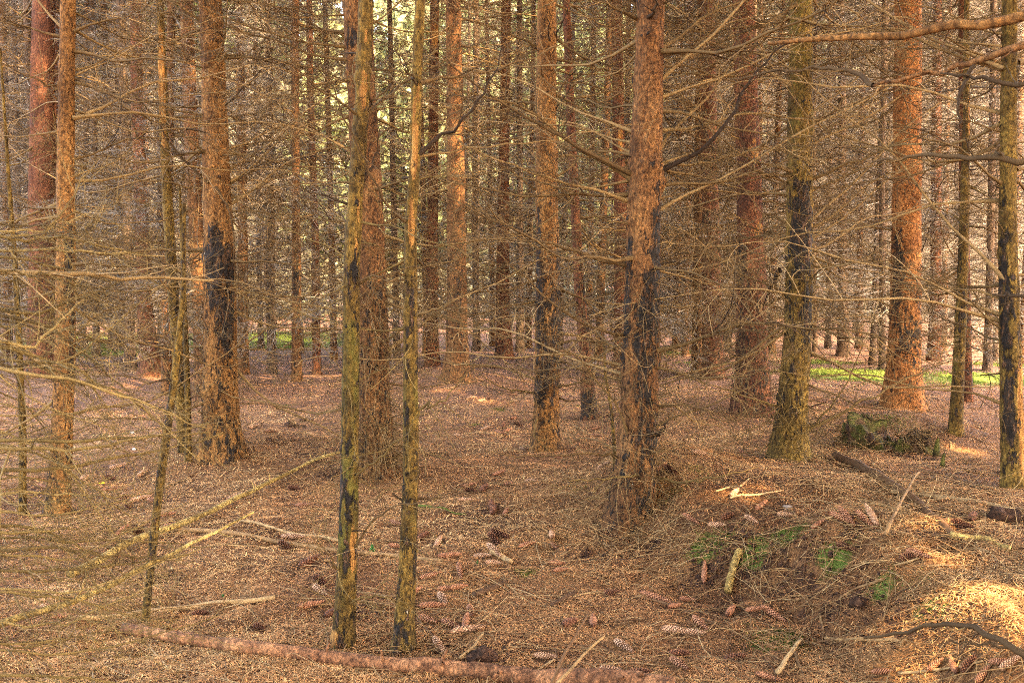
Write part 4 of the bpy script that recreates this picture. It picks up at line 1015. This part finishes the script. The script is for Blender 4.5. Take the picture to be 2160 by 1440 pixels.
# ------------------------------------------------------------------ fallen wood
def fallen(P, r0, r1, label, cat='stick', name='fallen_stick', tint=.5, mat=None, sides=10, lift=0.0, stubs=0, n=24, seed=0, group=None, ends=None):
    """P: pixels along the wood where it lies on the floor"""
    rng = random.Random(seed)
    W2 = []
    for q in P:
        g = gp(q[0], q[1]); 
        if len(q) > 2: g = at(q[0], q[1], q[2])
        W2.append(g)
    W2 = np.array(W2); seg = np.concatenate([[0], np.cumsum(np.linalg.norm(np.diff(W2, axis=0), axis=1))]); L = seg[-1]
    s = np.linspace(0, L, n)
    main = np.stack([np.interp(s, seg, W2[:, c]) for c in range(3)], -1)
    for _ in range(3): main[1:-1] = (main[:-2] + 2 * main[1:-1] + main[2:]) / 4
    r = np.linspace(r0, r1, n) * (1 + .06 * np.array([rng.gauss(0, 1) for _ in range(n)]))
    for i in range(n):
        g = float(ground_h(main[i, 0], main[i, 1]))
        if len(P[0]) < 3: main[i, 2] = g + r[i] * .7 + .006 + lift
        else: main[i, 2] = max(main[i, 2], g + r[i] * .5)
    if len(P[0]) < 3:
        for _ in range(6): main[1:-1, 2] = (main[:-2, 2] + 2 * main[1:-1, 2] + main[2:, 2]) / 4
        for i in range(n): main[i, 2] = max(main[i, 2], float(ground_h(main[i, 0], main[i, 1])) + r[i] * .2)
    c0 = main.mean(0); c0[2] = float(ground_h(c0[0], c0[1]))
    main = main - c0
    main = np.concatenate([main[:1], main, main[-1:]]); r = np.concatenate([[.0004], r, [.0004]])
    main[0] = main[1] - (main[2] - main[1]) * .05; main[-1] = main[-2] + (main[-2] - main[-3]) * .05
    T = Tubes(); T.add(main, r, sides, tint)
    for k in range(stubs):
        i = rng.randrange(2, n - 2); dd = main[i + 1] - main[i]; dd /= np.linalg.norm(dd)
        v = np.array([rng.gauss(0, 1), rng.gauss(0, 1), abs(rng.gauss(0, 1))]); v -= dd * v.dot(dd); v /= np.linalg.norm(v)
        T.add(curve_pts(main[i], v + dd * .3, r[i] * 1.3 + rng.uniform(.01, .05), 4, .3, 0, rng), np.array([.35, .28, .22, .12]) * r[i], 5, tint * .6)
    o = link(name, T.mesh(name, mat or STICK), None, c0)
    tag(o, label, cat, group)
    return o

LOGBARK = tint_mat('log_bark', [(0, (0.2, 0.08, 0.045)), (1, (0.45, 0.23, 0.13))], 26, .8, .9, .01)
fallen([(262, 1338), (400, 1358), (520, 1378), (760, 1410), (1000, 1428), (1200, 1446), (1420, 1466)], .021, .032, 'long fallen log with flaking pinkish bark along the bottom edge', 'log', 'fallen_log', .6, BARK['log'], 28, stubs=12, n=70, seed=1)
fallen([(150, 1228), (260, 1165), (350, 1130), (470, 1080), (560, 1030), (640, 992), (722, 962)], .020, .010, 'long pale-yellow pole lying diagonally behind the leaning sapling', tint=.75, seed=2, stubs=5, n=40, lift=.02, mat=BARK['pole'])
fallen([(345, 1120), (440, 1125), (560, 1140), (720, 1168), (830, 1178), (935, 1188)], .012, .010, 'greenish stick running left to right past the feet of the nearest pair', tint=.55, seed=3, stubs=6, n=30)
fallen([(495, 1103), (600, 1125), (720, 1145)], .007, .009, 'thin yellow stick just above the greenish crosswise one', tint=.85, seed=4, stubs=3)
fallen([(170, 1308), (300, 1300), (400, 1288), (500, 1278), (580, 1266)], .010, .010, 'pale weathered stick just above the big bottom log', tint=.8, seed=5, stubs=4)
fallen([(135, 1098), (200, 1085), (280, 1062), (340, 1035), (382, 1016)], .006, .006, 'thin olive stick left of the leaning sapling', tint=.65, seed=6, stubs=3)
fallen([(1762, 968), (1810, 985), (1870, 1020), (1930, 1062), (1985, 1110), (2008, 1132)], .026, .014, 'dark split log sliding down the bank below the mossy stump', 'log', 'fallen_log', .2, None, 14, stubs=2, seed=7, n=36)
fallen([(2005, 1135), (2060, 1142), (2100, 1152), (2130, 1165)], .013, .011, 'short yellowish log piece at the foot of the dark split log', 'log', 'fallen_log', .9, seed=8, mat=BARK['pole'])
fallen([(1880, 1042), (1950, 1050), (2030, 1060), (2140, 1078)], .010, .006, 'orange-tan stick running right from the dark split log', tint=.8, seed=9, stubs=3)
fallen([(1890, 1068), (1960, 1060), (2050, 1058), (2110, 1070)], .006, .005, 'second thinner tan stick just below the orange-tan one', tint=.75, seed=10)
fallen([(1868, 1158), (1890, 1110), (1912, 1065), (1938, 1020)], .008, .005, 'pinkish straight stick leaning across the dark split log', tint=.5, seed=11, lift=.05)
fallen([(1535, 1262), (1540, 1235), (1550, 1200), (1560, 1175)], .017, .016, 'short stubby barked root piece poking from the right-hand bank', 'log', 'fallen_log', .5, seed=12, lift=.015, mat=BARK['pole'])
fallen([(992, 776), (1060, 778), (1132, 782)], .018, .012, 'reddish pole lying flat behind the tan centre trunk', tint=.3, seed=13)
fallen([(1340, 1262), (1400, 1275), (1460, 1300), (1525, 1332)], .006, .004, 'brown stick among the cones below the right-hand bank', tint=.3, seed=14)
fallen([(1640, 1442), (1660, 1410), (1692, 1370)], .009, .005, 'grey split stick standing out at the bottom edge right of centre', tint=.9, seed=15, lift=.03)
fallen([(1165, 1440, 3.0), (1190, 1380, 3.05), (1215, 1340, 3.1), (1243, 1290, 3.15)], .006, .003, 'upright brown twig sticking out of the bottom log', tint=.2, seed=16)
fallen([(1175, 1440, 2.95), (1205, 1410, 3.0), (1235, 1375, 3.05), (1275, 1340, 3.1)], .006, .003, 'forked tan twig beside the upright one at the bottom log', tint=.65, seed=17)
fallen([(1035, 1170), (1060, 1180), (1078, 1192)], .013, .014, 'lichened chunk of root left of the small green moss tuft', 'log', 'wood_chunk', .9, seed=18)
fallen([(1000, 1262), (1030, 1250), (1068, 1232)], .014, .010, 'grey lichened bark chunk lying in the centre foreground', 'log', 'wood_chunk', .1, seed=19)
fallen([(1164, 1282), (1185, 1270), (1212, 1255)], .008, .010, 'small dark rotten chunk right of the grey lichened one', 'log', 'wood_chunk', .05, seed=20)
fallen([(1062, 1222), (1085, 1250), (1120, 1275), (1172, 1287)], .004, .003, 'thin curved twig between the two lichened chunks', tint=.6, seed=21)
fallen([(940, 808), (1010, 800), (1060, 830)], .006, .004, 'curved olive stick near the hummock tree', tint=.5, seed=22)
fallen([(1540, 1270), (1580, 1300), (1600, 1330)], .004, .003, 'short mossy stick below the stubby root piece', tint=.5, seed=23)
fallen([(1190, 1245), (1260, 1290), (1340, 1330)], .0035, .003, 'fine brown twig curving across the centre foreground litter', tint=.35, seed=24)
fallen([(878, 1070), (910, 1074), (950, 1082), (982, 1088)], .008, .004, 'mossy green stick right of the slim peeled trunk', tint=.5, mat=MOSS, seed=25)
fallen([(1510, 1040), (1560, 1030), (1580, 1012)], .005, .004, 'yellow broken stick on the sunlit patch left of the bank', tint=.95, seed=26)
fallen([(1540, 1055), (1600, 1048), (1650, 1038)], .006, .004, 'second yellow broken stick just right on the same sunlit patch', tint=1, seed=27)
fallen([(1535, 1440), (1530, 1390), (1545, 1345), (1550, 1300)], .004, .003, 'thin dark twig curving up from the bottom edge right of centre', tint=.3, seed=28)
fallen([(1740, 1350), (1800, 1352), (1860, 1355), (1905, 1362)], .006, .006, 'yellow-brown stick lying at the foot of the right bank', tint=.6, seed=29)
fallen([(960, 985), (1010, 985), (1040, 988)], .004, .003, 'pale thin stick lying crosswise in the centre clearing', tint=.9, seed=30)
fallen([(985, 940), (1030, 936), (1060, 937)], .005, .004, 'pale broken stick beyond the centre clearing', tint=.85, seed=31)
fallen([(510, 740), (600, 738), (690, 740)], .02, .015, 'grey pole lying far back by the green patch at left', tint=.4, seed=32)
fallen([(905, 1370), (935, 1360), (1005, 1365)], .005, .004, 'brown stick just right of the slim peeled trunk foot', tint=.3, seed=33)
fallen([(970, 1405), (1000, 1380), (1020, 1350)], .006, .004, 'tan twig leaning on the bottom log below the long tan cone', tint=.7, seed=34, lift=.02)

# ------------------------------------------------------------------ spruce cones
def cone_mesh(name, mat, L=.12, R=.016, open_=0.0, seed=0):
    rng = random.Random(seed); V = []; Qd = []; Tn = []
    prof = lambda t: R * (math.sin(math.pi * min(1, max(0, t)) ** .8) ** .55) * (1 - .35 * t) + .001
    n, s = 9, 8
    for i in range(n):
        t = i / (n - 1)
        for j in range(s):
            a = j * math.tau / s; r = prof(t) * .86 if 0 < i < n - 1 else .001
            V.append((t * L - L / 2, r * math.cos(a), r * math.sin(a))); Tn.append(.1)
    for i in range(n - 1):
        for j in range(s): Qd.append((i * s + j, i * s + (j + 1) % s, (i + 1) * s + (j + 1) % s, (i + 1) * s + j))
    N = 92
    for k in range(N):
        t = .02 + .95 * k / N; a = k * 2.39996
        r = prof(t); w = r * .62; l = L * .075 * (1 - .3 * t)
        x0 = t * L - L / 2
        rad_ = np.array([0, math.cos(a), math.sin(a)]); tg = np.array([0, -math.sin(a), math.cos(a)]); ax = np.array([1.0, 0, 0])
        b = np.array([x0, 0, 0]) + rad_ * r * .8
        o2 = r * (.12 + open_ * .5)
        i0 = len(V)
        for q in (b - tg * w * .7, b + ax * l * .55 - tg * w * .75 + rad_ * o2 * .7, b + ax * l * 1.15 + rad_ * o2 * 1.3 + rad_ * .0004, b + ax * l * .55 + tg * w * .75 + rad_ * o2 * .7, b + tg * w * .7, b + ax * l * .5 + rad_ * (o2 + r * .2)):
            V.append(tuple(q))
        tt = rng.uniform(.35, 1)
        Tn += [.15, tt, min(1, tt + .2), tt, .15, tt]
        Qd += [(i0, i0 + 1, i0 + 5, i0 + 5), ]; Qd.pop()
        Tr.append((i0, i0 + 1, i0 + 5)); Tr.append((i0 + 1, i0 + 2, i0 + 5)); Tr.append((i0 + 2, i0 + 3, i0 + 5)); Tr.append((i0 + 3, i0 + 4, i0 + 5)); Tr.append((i0, i0 + 5, i0 + 4))
    tr = list(Tr); Tr.clear()
    return mesh_from(name, V, Qd, mat, False, {'tint': Tn}, tr)
Tr = []
CM = {}
for kx, op in (('red', .1), ('dark', .9), ('tan', .35)):
    CM[kx] = [cone_mesh('spruce_cone', CONE[kx], .12, .0135 + .0015 * v, op, 5 + v) for v in range(2)]
LOOK = {'red': 'reddish-brown', 'dark': 'dark open-scaled', 'tan': 'pale tan'}
# pixel x, y, length in pixels, angle in the picture (degrees, 0 = pointing right, 90 = away), look
CONES = """936 855 14 90 dark;967 921 22 0 tan;1025 906 26 5 tan;1062 900 14 50 dark;1055 916 40 -10 red;1070 911 22 15 red;1090 897 18 -20 dark;1052 1002 32 15 red;994 1040 30 -15 dark;1021 1034 30 40 dark;1120 1019 28 0 tan;1037 1069 24 110 dark;
1054 1131 50 -18 dark;1044 1146 40 -25 dark;1112 1154 40 5 red;1164 1132 20 90 tan;1172 1161 22 -30 red;925 1148 26 70 tan;892 1136 24 20 dark;947 1178 50 8 red;835 1157 34 0 red;970 1211 26 -60 red;907 1220 46 5 red;1040 1194 34 3 tan;1182 1208 32 5 red;
934 1269 28 -40 tan;912 1284 60 5 red;993 1296 26 -65 red;985 1335 72 8 tan;927 1370 40 -40 tan;1202 1320 36 25 dark;1251 1316 30 75 red;1315 1370 50 -45 tan;1290 1257 26 0 dark;1382 1266 62 -12 red;1422 1285 34 15 red;1425 1337 60 -5 tan;1287 1420 46 -8 tan;1347 1427 56 5 dark;1432 1408 40 -55 red;
1272 987 32 0 tan;1260 922 24 -10 red;1257 907 20 0 red;995 841 22 5 tan;1015 848 16 10 tan;1030 842 12 -30 red;1082 835 18 0 red;1089 849 20 0 tan;1115 841 16 -5 tan;1052 789 18 0 tan;1395 963 24 10 red;1395 991 28 10 red;1415 996 22 -30 dark;
72 1013 44 0 red;90 1031 40 -8 red;160 1031 36 0 tan;235 1037 40 5 red;259 1052 24 -50 tan;270 1075 18 -20 dark;82 1091 30 5 tan;257 1124 26 70 red;290 1127 22 -60 dark;299 1003 16 60 tan;620 1035 30 -5 dark;640 1070 42 -5 red;500 1051 34 15 tan;360 1114 34 20 red;617 1137 54 -3 tan;
652 1190 38 20 dark;675 1231 36 -20 dark;655 1282 54 25 red;422 1302 38 0 dark;547 1331 30 -20 dark;102 1287 40 -5 tan;535 902 20 15 tan;570 914 28 0 red;655 887 16 -20 tan;1475 960 34 0 tan;1570 963 20 -20 red;1605 1073 36 15 red;1550 1045 32 25 tan;1655 1092 32 -5 tan;
1585 1102 24 -20 tan;1535 1095 20 0 dark;1512 1114 36 -8 tan;1725 1113 18 0 red;1785 1095 24 -60 red;1771 1098 32 -25 red;1825 1104 34 -30 red;1838 1094 26 95 tan;1784 1161 36 -15 dark;1915 1182 30 -5 dark;1937 1177 34 -45 red;1542 1295 38 35 red;1462 1341 50 -3 tan;1477 1322 30 -55 red;
1450 1271 26 0 red;1620 1436 50 -8 red;1972 1411 40 5 red;2010 1411 28 60 red;2043 1411 48 5 dark;2072 1433 44 5 red;2112 1406 40 -35 red;2100 1081 36 5 red;1185 968 22 5 red;1330 1440 30 0 dark;700 1300 26 30 dark;1860 1425 26 -10 red"""
rq = random.Random(19); _have = [tuple(map(float, q.split()[:2])) for q in CONES.replace('\n', '').split(';')]
_n = 0
while _n < 38:
    qx, qy = rq.choice(_have); qx += rq.gauss(0, 120); qy += rq.gauss(0, 35)
    if not (20 < qx < 2140 and 835 < qy < 1435) or any(math.hypot(qx - a, (qy - b) * 1.5) < 17 for a, b in _have): continue
    _have.append((qx, qy)); _n += 1
    CONES += ';%d %d %d %d %s' % (qx, qy, 20 + (qy - 830) * .055, rq.uniform(-40, 40) if rq.random() < .75 else rq.uniform(50, 130), rq.choice(('red', 'red', 'dark', 'tan')))
LM = [('the leaning sapling', 310, 1290), ('the mossy left slim trunk', 722, 1340), ('the peeled slim trunk', 850, 1350), ('the thick mound tree', 1335, 1060), ('the tan centre trunk', 1150, 950), ('the charred stout trunk', 468, 950),
      ('the right-edge trunk', 2138, 1010), ('the algae-green trunk', 1662, 960), ('the dark split log', 1900, 1080), ('the small moss tuft', 1110, 1205), ('the stubby root piece', 1548, 1220), ('the tan left-edge trunk', 120, 1070), ('the hummock tree', 965, 800)]
rankc = {}
lst = []
for row in CONES.replace('\n', '').split(';'):
    x, y, l, a, lk = row.split(); x, y, l, a = float(x), float(y), float(l), float(a)
    lm = min(LM, key=lambda q: math.hypot(q[1] - x, (q[2] - y) * 1.6)); lst.append((lm[0], math.hypot(lm[1] - x, (lm[2] - y) * 1.6), x, y, l, a, lk))
lst.sort()
ordn2 = ORD2 = ['nearest', 'second nearest', 'third nearest', 'fourth nearest', 'fifth nearest', 'sixth nearest', 'seventh nearest', 'eighth nearest', 'ninth nearest', 'tenth nearest', 'eleventh nearest', 'twelfth nearest', 'thirteenth nearest', 'fourteenth nearest', 'fifteenth nearest', 'sixteenth nearest', 'seventeenth nearest', 'eighteenth nearest', 'nineteenth nearest', 'twentieth nearest']
rc = random.Random(3)
for lm, dd, x, y, l, a, lk in lst:
    k = rankc.get((lm, lk), 0); rankc[(lm, lk)] = k + 1
    p = gp(x, y); CONE_XY.append((p[0], p[1]))
    o = bpy.data.objects.new('spruce_cone', rc.choice(CM[lk])); col.objects.link(o)
    aa = rad(a)
    # picture angle to floor angle: depth is foreshortened
    fore = 1.3 / math.hypot(p[1], 1.3)
    yaw = math.atan2(math.sin(aa) / fore, math.cos(aa))
    eff = math.hypot(math.cos(yaw), math.sin(yaw) * fore)
    Lw = min(.15, max(.07, l / F * p[1] / eff))
    s = Lw / .12
    o.scale = (s * 1.05, max(.78, min(s, .95)), max(.78, min(s, .95)))
    e = .03
    gx = (float(ground_h(p[0] + e, p[1])) - float(ground_h(p[0] - e, p[1]))) / (2 * e); gy = (float(ground_h(p[0], p[1] + e)) - float(ground_h(p[0], p[1] - e))) / (2 * e)
    pt = math.atan(gx * math.cos(yaw) + gy * math.sin(yaw))
    o.rotation_euler = Euler((rc.uniform(0, 6), -pt, yaw)); o.rotation_mode = 'XYZ'
    o.location = (p[0], p[1], p[2] + .017)
    k = min(k, 19)
    tag(o, '%s spruce cone, %s of its colour to %s' % (LOOK[lk], ordn2[k], lm), 'cone', 'spruce cones on the forest floor')

litter()
cs = {}; sl = []
for k in range(46):
    qy = 880 + 540 * rq.random() ** .8; qx = rq.uniform(20, 2140); a = rq.uniform(0, math.tau); l = rq.uniform(28, 85) * (.5 + (qy - 850) / 600)
    lm = min(LM, key=lambda q: math.hypot(q[1] - qx, (q[2] - qy) * 1.6)); sl.append((lm[0], math.hypot(lm[1] - qx, (lm[2] - qy) * 1.6), qx, qy, a, l))
sl.sort()
for lm, dd, qx, qy, a, l in sl:
    k = cs.get(lm, 0); cs[lm] = k + 1
    dx, dy = math.cos(a) * l, math.sin(a) * l * .4
    fallen([(qx - dx, qy - dy), (qx + rq.gauss(0, 5), qy + rq.gauss(0, 4)), (qx + dx, qy + dy)], rq.uniform(.003, .0065), rq.uniform(.002, .004), 'small dry broken stick on the needles, %s to %s' % (ORD2[min(k, 19)], lm), tint=rq.uniform(.2, .95), sides=6, stubs=rq.randint(0, 3), n=12, seed=700 + k, group='small broken sticks on the forest floor')

# ------------------------------------------------------------------ mossy stump, clods, moss tufts, grass, small things
def stump():
    root = bpy.data.objects.new('tree_stump', None); col.objects.link(root)
    b = gp(1885, 950); b = b + np.array([0, .12, -.06]); root.location = b
    tag(root, 'rotten moss-covered tree stump on the mound below the orange trunk', 'stump')
    n, s = 34, 72
    zs = np.linspace(-.1, .3, n); a = np.arange(s) * math.tau / s
    Z, A = np.meshgrid(zs, a, indexing='ij'); ca, sa = np.cos(A), np.sin(A)
    top = .15 + .10 * fbm(ca * 2.2, sa * 2.2, 5., 3) + .07 * vnoise(A * 9, 0 * A, 2.) - .05 * ca
    Zc = np.minimum(Z, top)
    R = .265 + .07 * np.exp(-(Zc + .1) / .08) + .03 * fbm(ca * 3, sa * 3, Zc * 5, 3) + .012 * fbm(A * 7, 0 * A, Zc * 3, 2)
    # inner rotten hollow
    V = [np.stack([R * ca, R * sa * .85, Zc], -1)]
    for f, dz in ((.86, -.01), (.6, -.05), (.3, -.07), (.01, -.07)):
        V.append(np.stack([R[-1] * f * ca[-1], R[-1] * f * sa[-1] * .85, top[-1] + dz + .02 * fbm(ca[-1] * 9 * f, sa[-1] * 9 * f, 1., 2)], -1)[None])
    V = np.concatenate(V, 0); N = len(V)
    i = np.arange(N - 1)[:, None]; j = np.arange(s)[None]
    Qs = np.stack([i * s + j, i * s + (j + 1) % s, (i + 1) * s + (j + 1) % s, (i + 1) * s + j], -1).reshape(-1, 4)
    m, nt, bb = newmat('rotten_mossy_wood')
    pos = nd(nt, 'ShaderNodeNewGeometry').outputs['Position']
    w = ramp(nt, noise(nt, mapping(nt, pos, (1, 1, .2)), 40, 5, .7), [(.38, (.012, .007, .005)), (.54, (.07, .032, .016)), (.7, (.2, .1, .045))])
    g = ramp(nt, noise(nt, pos, 80, 4, .7), [(.3, (.02, .025, .005)), (.7, (.12, .115, .022))])
    c = mix(nt, ramp(nt, noise(nt, pos, 9, 4, .6), [(.42, (0,) * 3), (.54, (.9,) * 3)]), w, g)
    nt.links.new(c, bb.inputs['Base Color']); bump(nt, bb, noise(nt, pos, 60, 5, .8), 1, .02)
    link('stump_body', mesh_from('stump_body', V.reshape(-1, 3), Qs, m), root)
    T = Tubes(); rng = random.Random(2)
    for k in range(750):
        a_ = rng.uniform(0, math.tau); p = (math.cos(a_) * rng.uniform(.15, .27), math.sin(a_) * rng.uniform(.13, .23), rng.uniform(.05, .18))
        T.add(curve_pts(p, (math.cos(a_), math.sin(a_), rng.gauss(.1, .5)), rng.uniform(.05, .2), 5, 1, -1, rng), np.linspace(.0018, .001, 5), 3, rng.random())
    tag(link('hanging_twigs', T.mesh('hanging_twigs', TWIG), root), kind='stuff')
    # splintered shell standing right of the hollow
    for k, (px, py, h, w_) in enumerate([(1955, 900, .12, .04), (1975, 925, .15, .045), (1988, 945, .11, .03), (1930, 880, .09, .05)]):
        g_ = gp(px, py + 40) - b
        T = Tubes(); q = np.array([g_[0], g_[1], g_[2] - .03])
        T.add(np.array([q, q + [0, 0, h * .5], q + [.005, 0, h * .9], q + [.01, 0, h * 1.05]]), [w_ * .6, w_ * .5, w_ * .28, .003], 7, .3)
        V2, Q2, t2 = T.arrays(); V2[:, 1] = q[1] + (V2[:, 1] - q[1]) * .5
        link('wood_splinter', mesh_from('wood_splinter', V2, Q2, m), root)
stump()

def scatter_tufts(name, mat, label, cat, spots, n, hgt, wid, minr=0, maxr=9):
    r = np.random.default_rng(8); sp = [s for s in spots if minr <= s[2] < maxr]
    w = np.array([s[2] * s[3] * s[4] for s in sp]); w = w / w.sum(); k = r.choice(len(sp), n, p=w); S = np.array(sp)
    x = S[k, 0] + r.normal(0, .5, n) * S[k, 2]; y = S[k, 1] + r.normal(0, .5, n) * S[k, 3]; z = ground_h(x, y)
    a = r.random(n) * math.tau; h = hgt * (.4 + r.random(n)) * (0.25 + .75 * np.clip(vnoise(x * 2.2, y * 2.2, 4.) + .5, 0, 1)); wd = wid * (.5 + r.random(n))
    u = np.stack([np.cos(a), np.sin(a), 0 * a], -1); lean = np.stack([r.normal(0, .5, n), r.normal(0, .5, n), np.ones(n)], -1)
    p = np.stack([x, y, z - .003], -1)
    V = np.stack([p - u * wd[:, None], p + u * wd[:, None], p + lean * h[:, None]], 1).reshape(-1, 3)
    me = mesh_from(name, V, None, mat, False, {'tint': np.repeat(r.random(n), 3)}, np.arange(n * 3).reshape(-1, 3))
    tag(link(name, me), label, cat, kind='stuff')
scatter_tufts('moss', MOSS, 'small green moss cushions dotted over the near forest floor', 'moss', MOSSP, 17000, .012, .0024, 0, .4)
scatter_tufts('grass', GRASS, 'bright green grass and moss in the sunlit far clearings', 'grass', MOSSP, 110000, .04, .008, .4, 9)

m_soil, nt, bb = newmat('dark_clod')
pos = nd(nt, 'ShaderNodeNewGeometry').outputs['Position']
c_ = ramp(nt, noise(nt, pos, 50, 5, .7), [(.35, (.02, .01, .006)), (.52, (.07, .03, .016)), (.66, (.2, .09, .045))])
nt.links.new(c_, bb.inputs['Base Color']); bump(nt, bb, noise(nt, pos, 90, 5, .8), 1, .02)
def clods():
    # rough crumbs of soil on the dark patches
    r = np.random.default_rng(4); n = 5000; S = np.array(SOIL); k = r.integers(0, len(S), n)
    x = S[k, 0] + r.normal(0, .45, n) * S[k, 2]; y = S[k, 1] + r.normal(0, .45, n) * S[k, 3]; z = ground_h(x, y)
    octv = np.array([[1, 0, 0], [0, 1, 0], [-1, 0, 0], [0, -1, 0], [0, 0, 1], [0, 0, -1.]]); octf = np.array([[0, 1, 4], [1, 2, 4], [2, 3, 4], [3, 0, 4], [1, 0, 5], [2, 1, 5], [3, 2, 5], [0, 3, 5]])
    sz = .003 + .011 * r.random(n) ** 3
    V = octv[None] * sz[:, None, None] * (.6 + .8 * r.random((n, 6, 1))) + np.stack([x, y, z + sz * .2], -1)[:, None]
    F_ = octf[None] + (np.arange(n) * 6)[:, None, None]
    tag(link('soil_crumbs', mesh_from('soil_crumbs', V.reshape(-1, 3), None, m_soil, False, None, F_.reshape(-1, 3))), 'dark crumbs of turned soil on bank and hollows', 'soil', kind='stuff')
clods()

def lump(name, px, py, size, mat, label, cat, seed):
    p = gp(px, py); n, s = 10, 18
    th = np.linspace(0.02, math.pi - .02, n); a = np.arange(s) * math.tau / s; TH, A = np.meshgrid(th, a, indexing='ij')
    X, Y_, Z = np.sin(TH) * np.cos(A), np.sin(TH) * np.sin(A), np.cos(TH)
    R = 1 + .45 * fbm(X * 1.6 + seed, Y_ * 1.6, Z * 1.6, 3)
    V = np.stack([X * R * size, Y_ * R * size * .8, Z * R * size * .62 + size * .3], -1).reshape(-1, 3)
    i = np.arange(n - 1)[:, None]; j = np.arange(s)[None]
    Qs = np.stack([i * s + j, i * s + (j + 1) % s, (i + 1) * s + (j + 1) % s, (i + 1) * s + j], -1).reshape(-1, 4)
    o = link(name, mesh_from(name, V, Qs, mat, True), None, p); tag(o, label, cat); return o
lump('soil_clod', 612, 900, .05, m_soil, 'dark knobbly clod on the floor right of the charred stout trunk', 'clod', 1)
lump('soil_clod', 640, 888, .035, m_soil, 'smaller dark clod just right of the knobbly one', 'clod', 2)
lump('soil_clod', 1020, 1395, .055, m_soil, 'dark loose heap of earth just above the bottom log', 'clod', 3)
lump('soil_clod', 2120, 1098, .07, m_soil, 'dark overhanging sod at the right edge beside the log piece', 'clod', 4)
lump('soil_clod', 1810, 1278, .04, m_soil, 'brown crumbly sod on the face of the right-hand bank', 'clod', 5)
m_white, nt, bb = newmat('white_fungus'); bb.inputs['Base Color'].default_value = (.55, .52, .46, 1)
lump('fungus', 279, 913, .022, m_white, 'small white fungus cap on the moss left of the peeling trunk', 'fungus', 6)
lump('fungus', 283, 948, .015, m_white, 'second smaller white fungus just in front of the first', 'fungus', 7)
m_grey, nt, bb = newmat('pale_cone'); bb.inputs['Base Color'].default_value = (.24, .18, .14, 1)
lump('pale_cone', 1661, 1073, .022, m_grey, 'rounded pale lump standing for a whitish cone above the right-hand bank', 'stone', 8)  # smooth lump in place of a whitish cone
m_yel, nt, bb = newmat('yellow_leaf'); bb.inputs['Base Color'].default_value = (.8, .5, .03, 1)
def leaf():
    p = gp(214, 1023); V = [(-.02, 0, .012), (-.008, .012, .016), (.012, .011, .02), (.024, 0, .014), (.012, -.012, .012), (-.008, -.011, .01)]
    me = bpy.data.meshes.new('fallen_leaf'); me.from_pydata(V, [], [(0, 1, 2, 3), (0, 3, 4, 5)]); me.materials.append(m_yel)
    o = link('fallen_leaf', me, None, p); tag(o, 'single bright yellow fallen leaf near the left edge', 'leaf')
leaf()
def seedling(px, py, h, label):
    p = gp(px, py); T = Tubes(); rng = random.Random(int(px))
    root = bpy.data.objects.new('spruce_seedling', None); col.objects.link(root); root.location = p; tag(root, label, 'seedling')
    T.add([(0, 0, -.005), (0, 0, h * .5), (.002, 0, h)], [.0016, .0012, .0006], 4, .3); link('stem', T.mesh('stem', TWIG), root)
    T = Tubes()
    for k in range(70):
        z = h * (.25 + .75 * k / 70); a = k * 2.4; l = h * .28 * (1.2 - k / 80)
        T.add([(0, 0, z), (math.cos(a) * l * .6, math.sin(a) * l * .6, z + l * .4), (math.cos(a) * l, math.sin(a) * l, z + l * .8)], [.0011, .001, .0003], 3, rng.random())
    mt = bpy.data.materials.get('seedling_green') or tint_mat('seedling_green', [(0, (.02, .12, .03)), (1, (.06, .28, .07))], 60, .6, .2)
    tag(link('needles', T.mesh('needles', mt), root), kind='stuff')
seedling(785, 1170, .05, 'tiny bright green spruce seedling between the two nearest slim trunks')
seedling(1007, 1190, .018, 'minute green sprout in the litter left of the small moss tuft')
seedling(470, 1262, .018, 'minute green sprout between the leaning sapling and the mossy slim trunk')
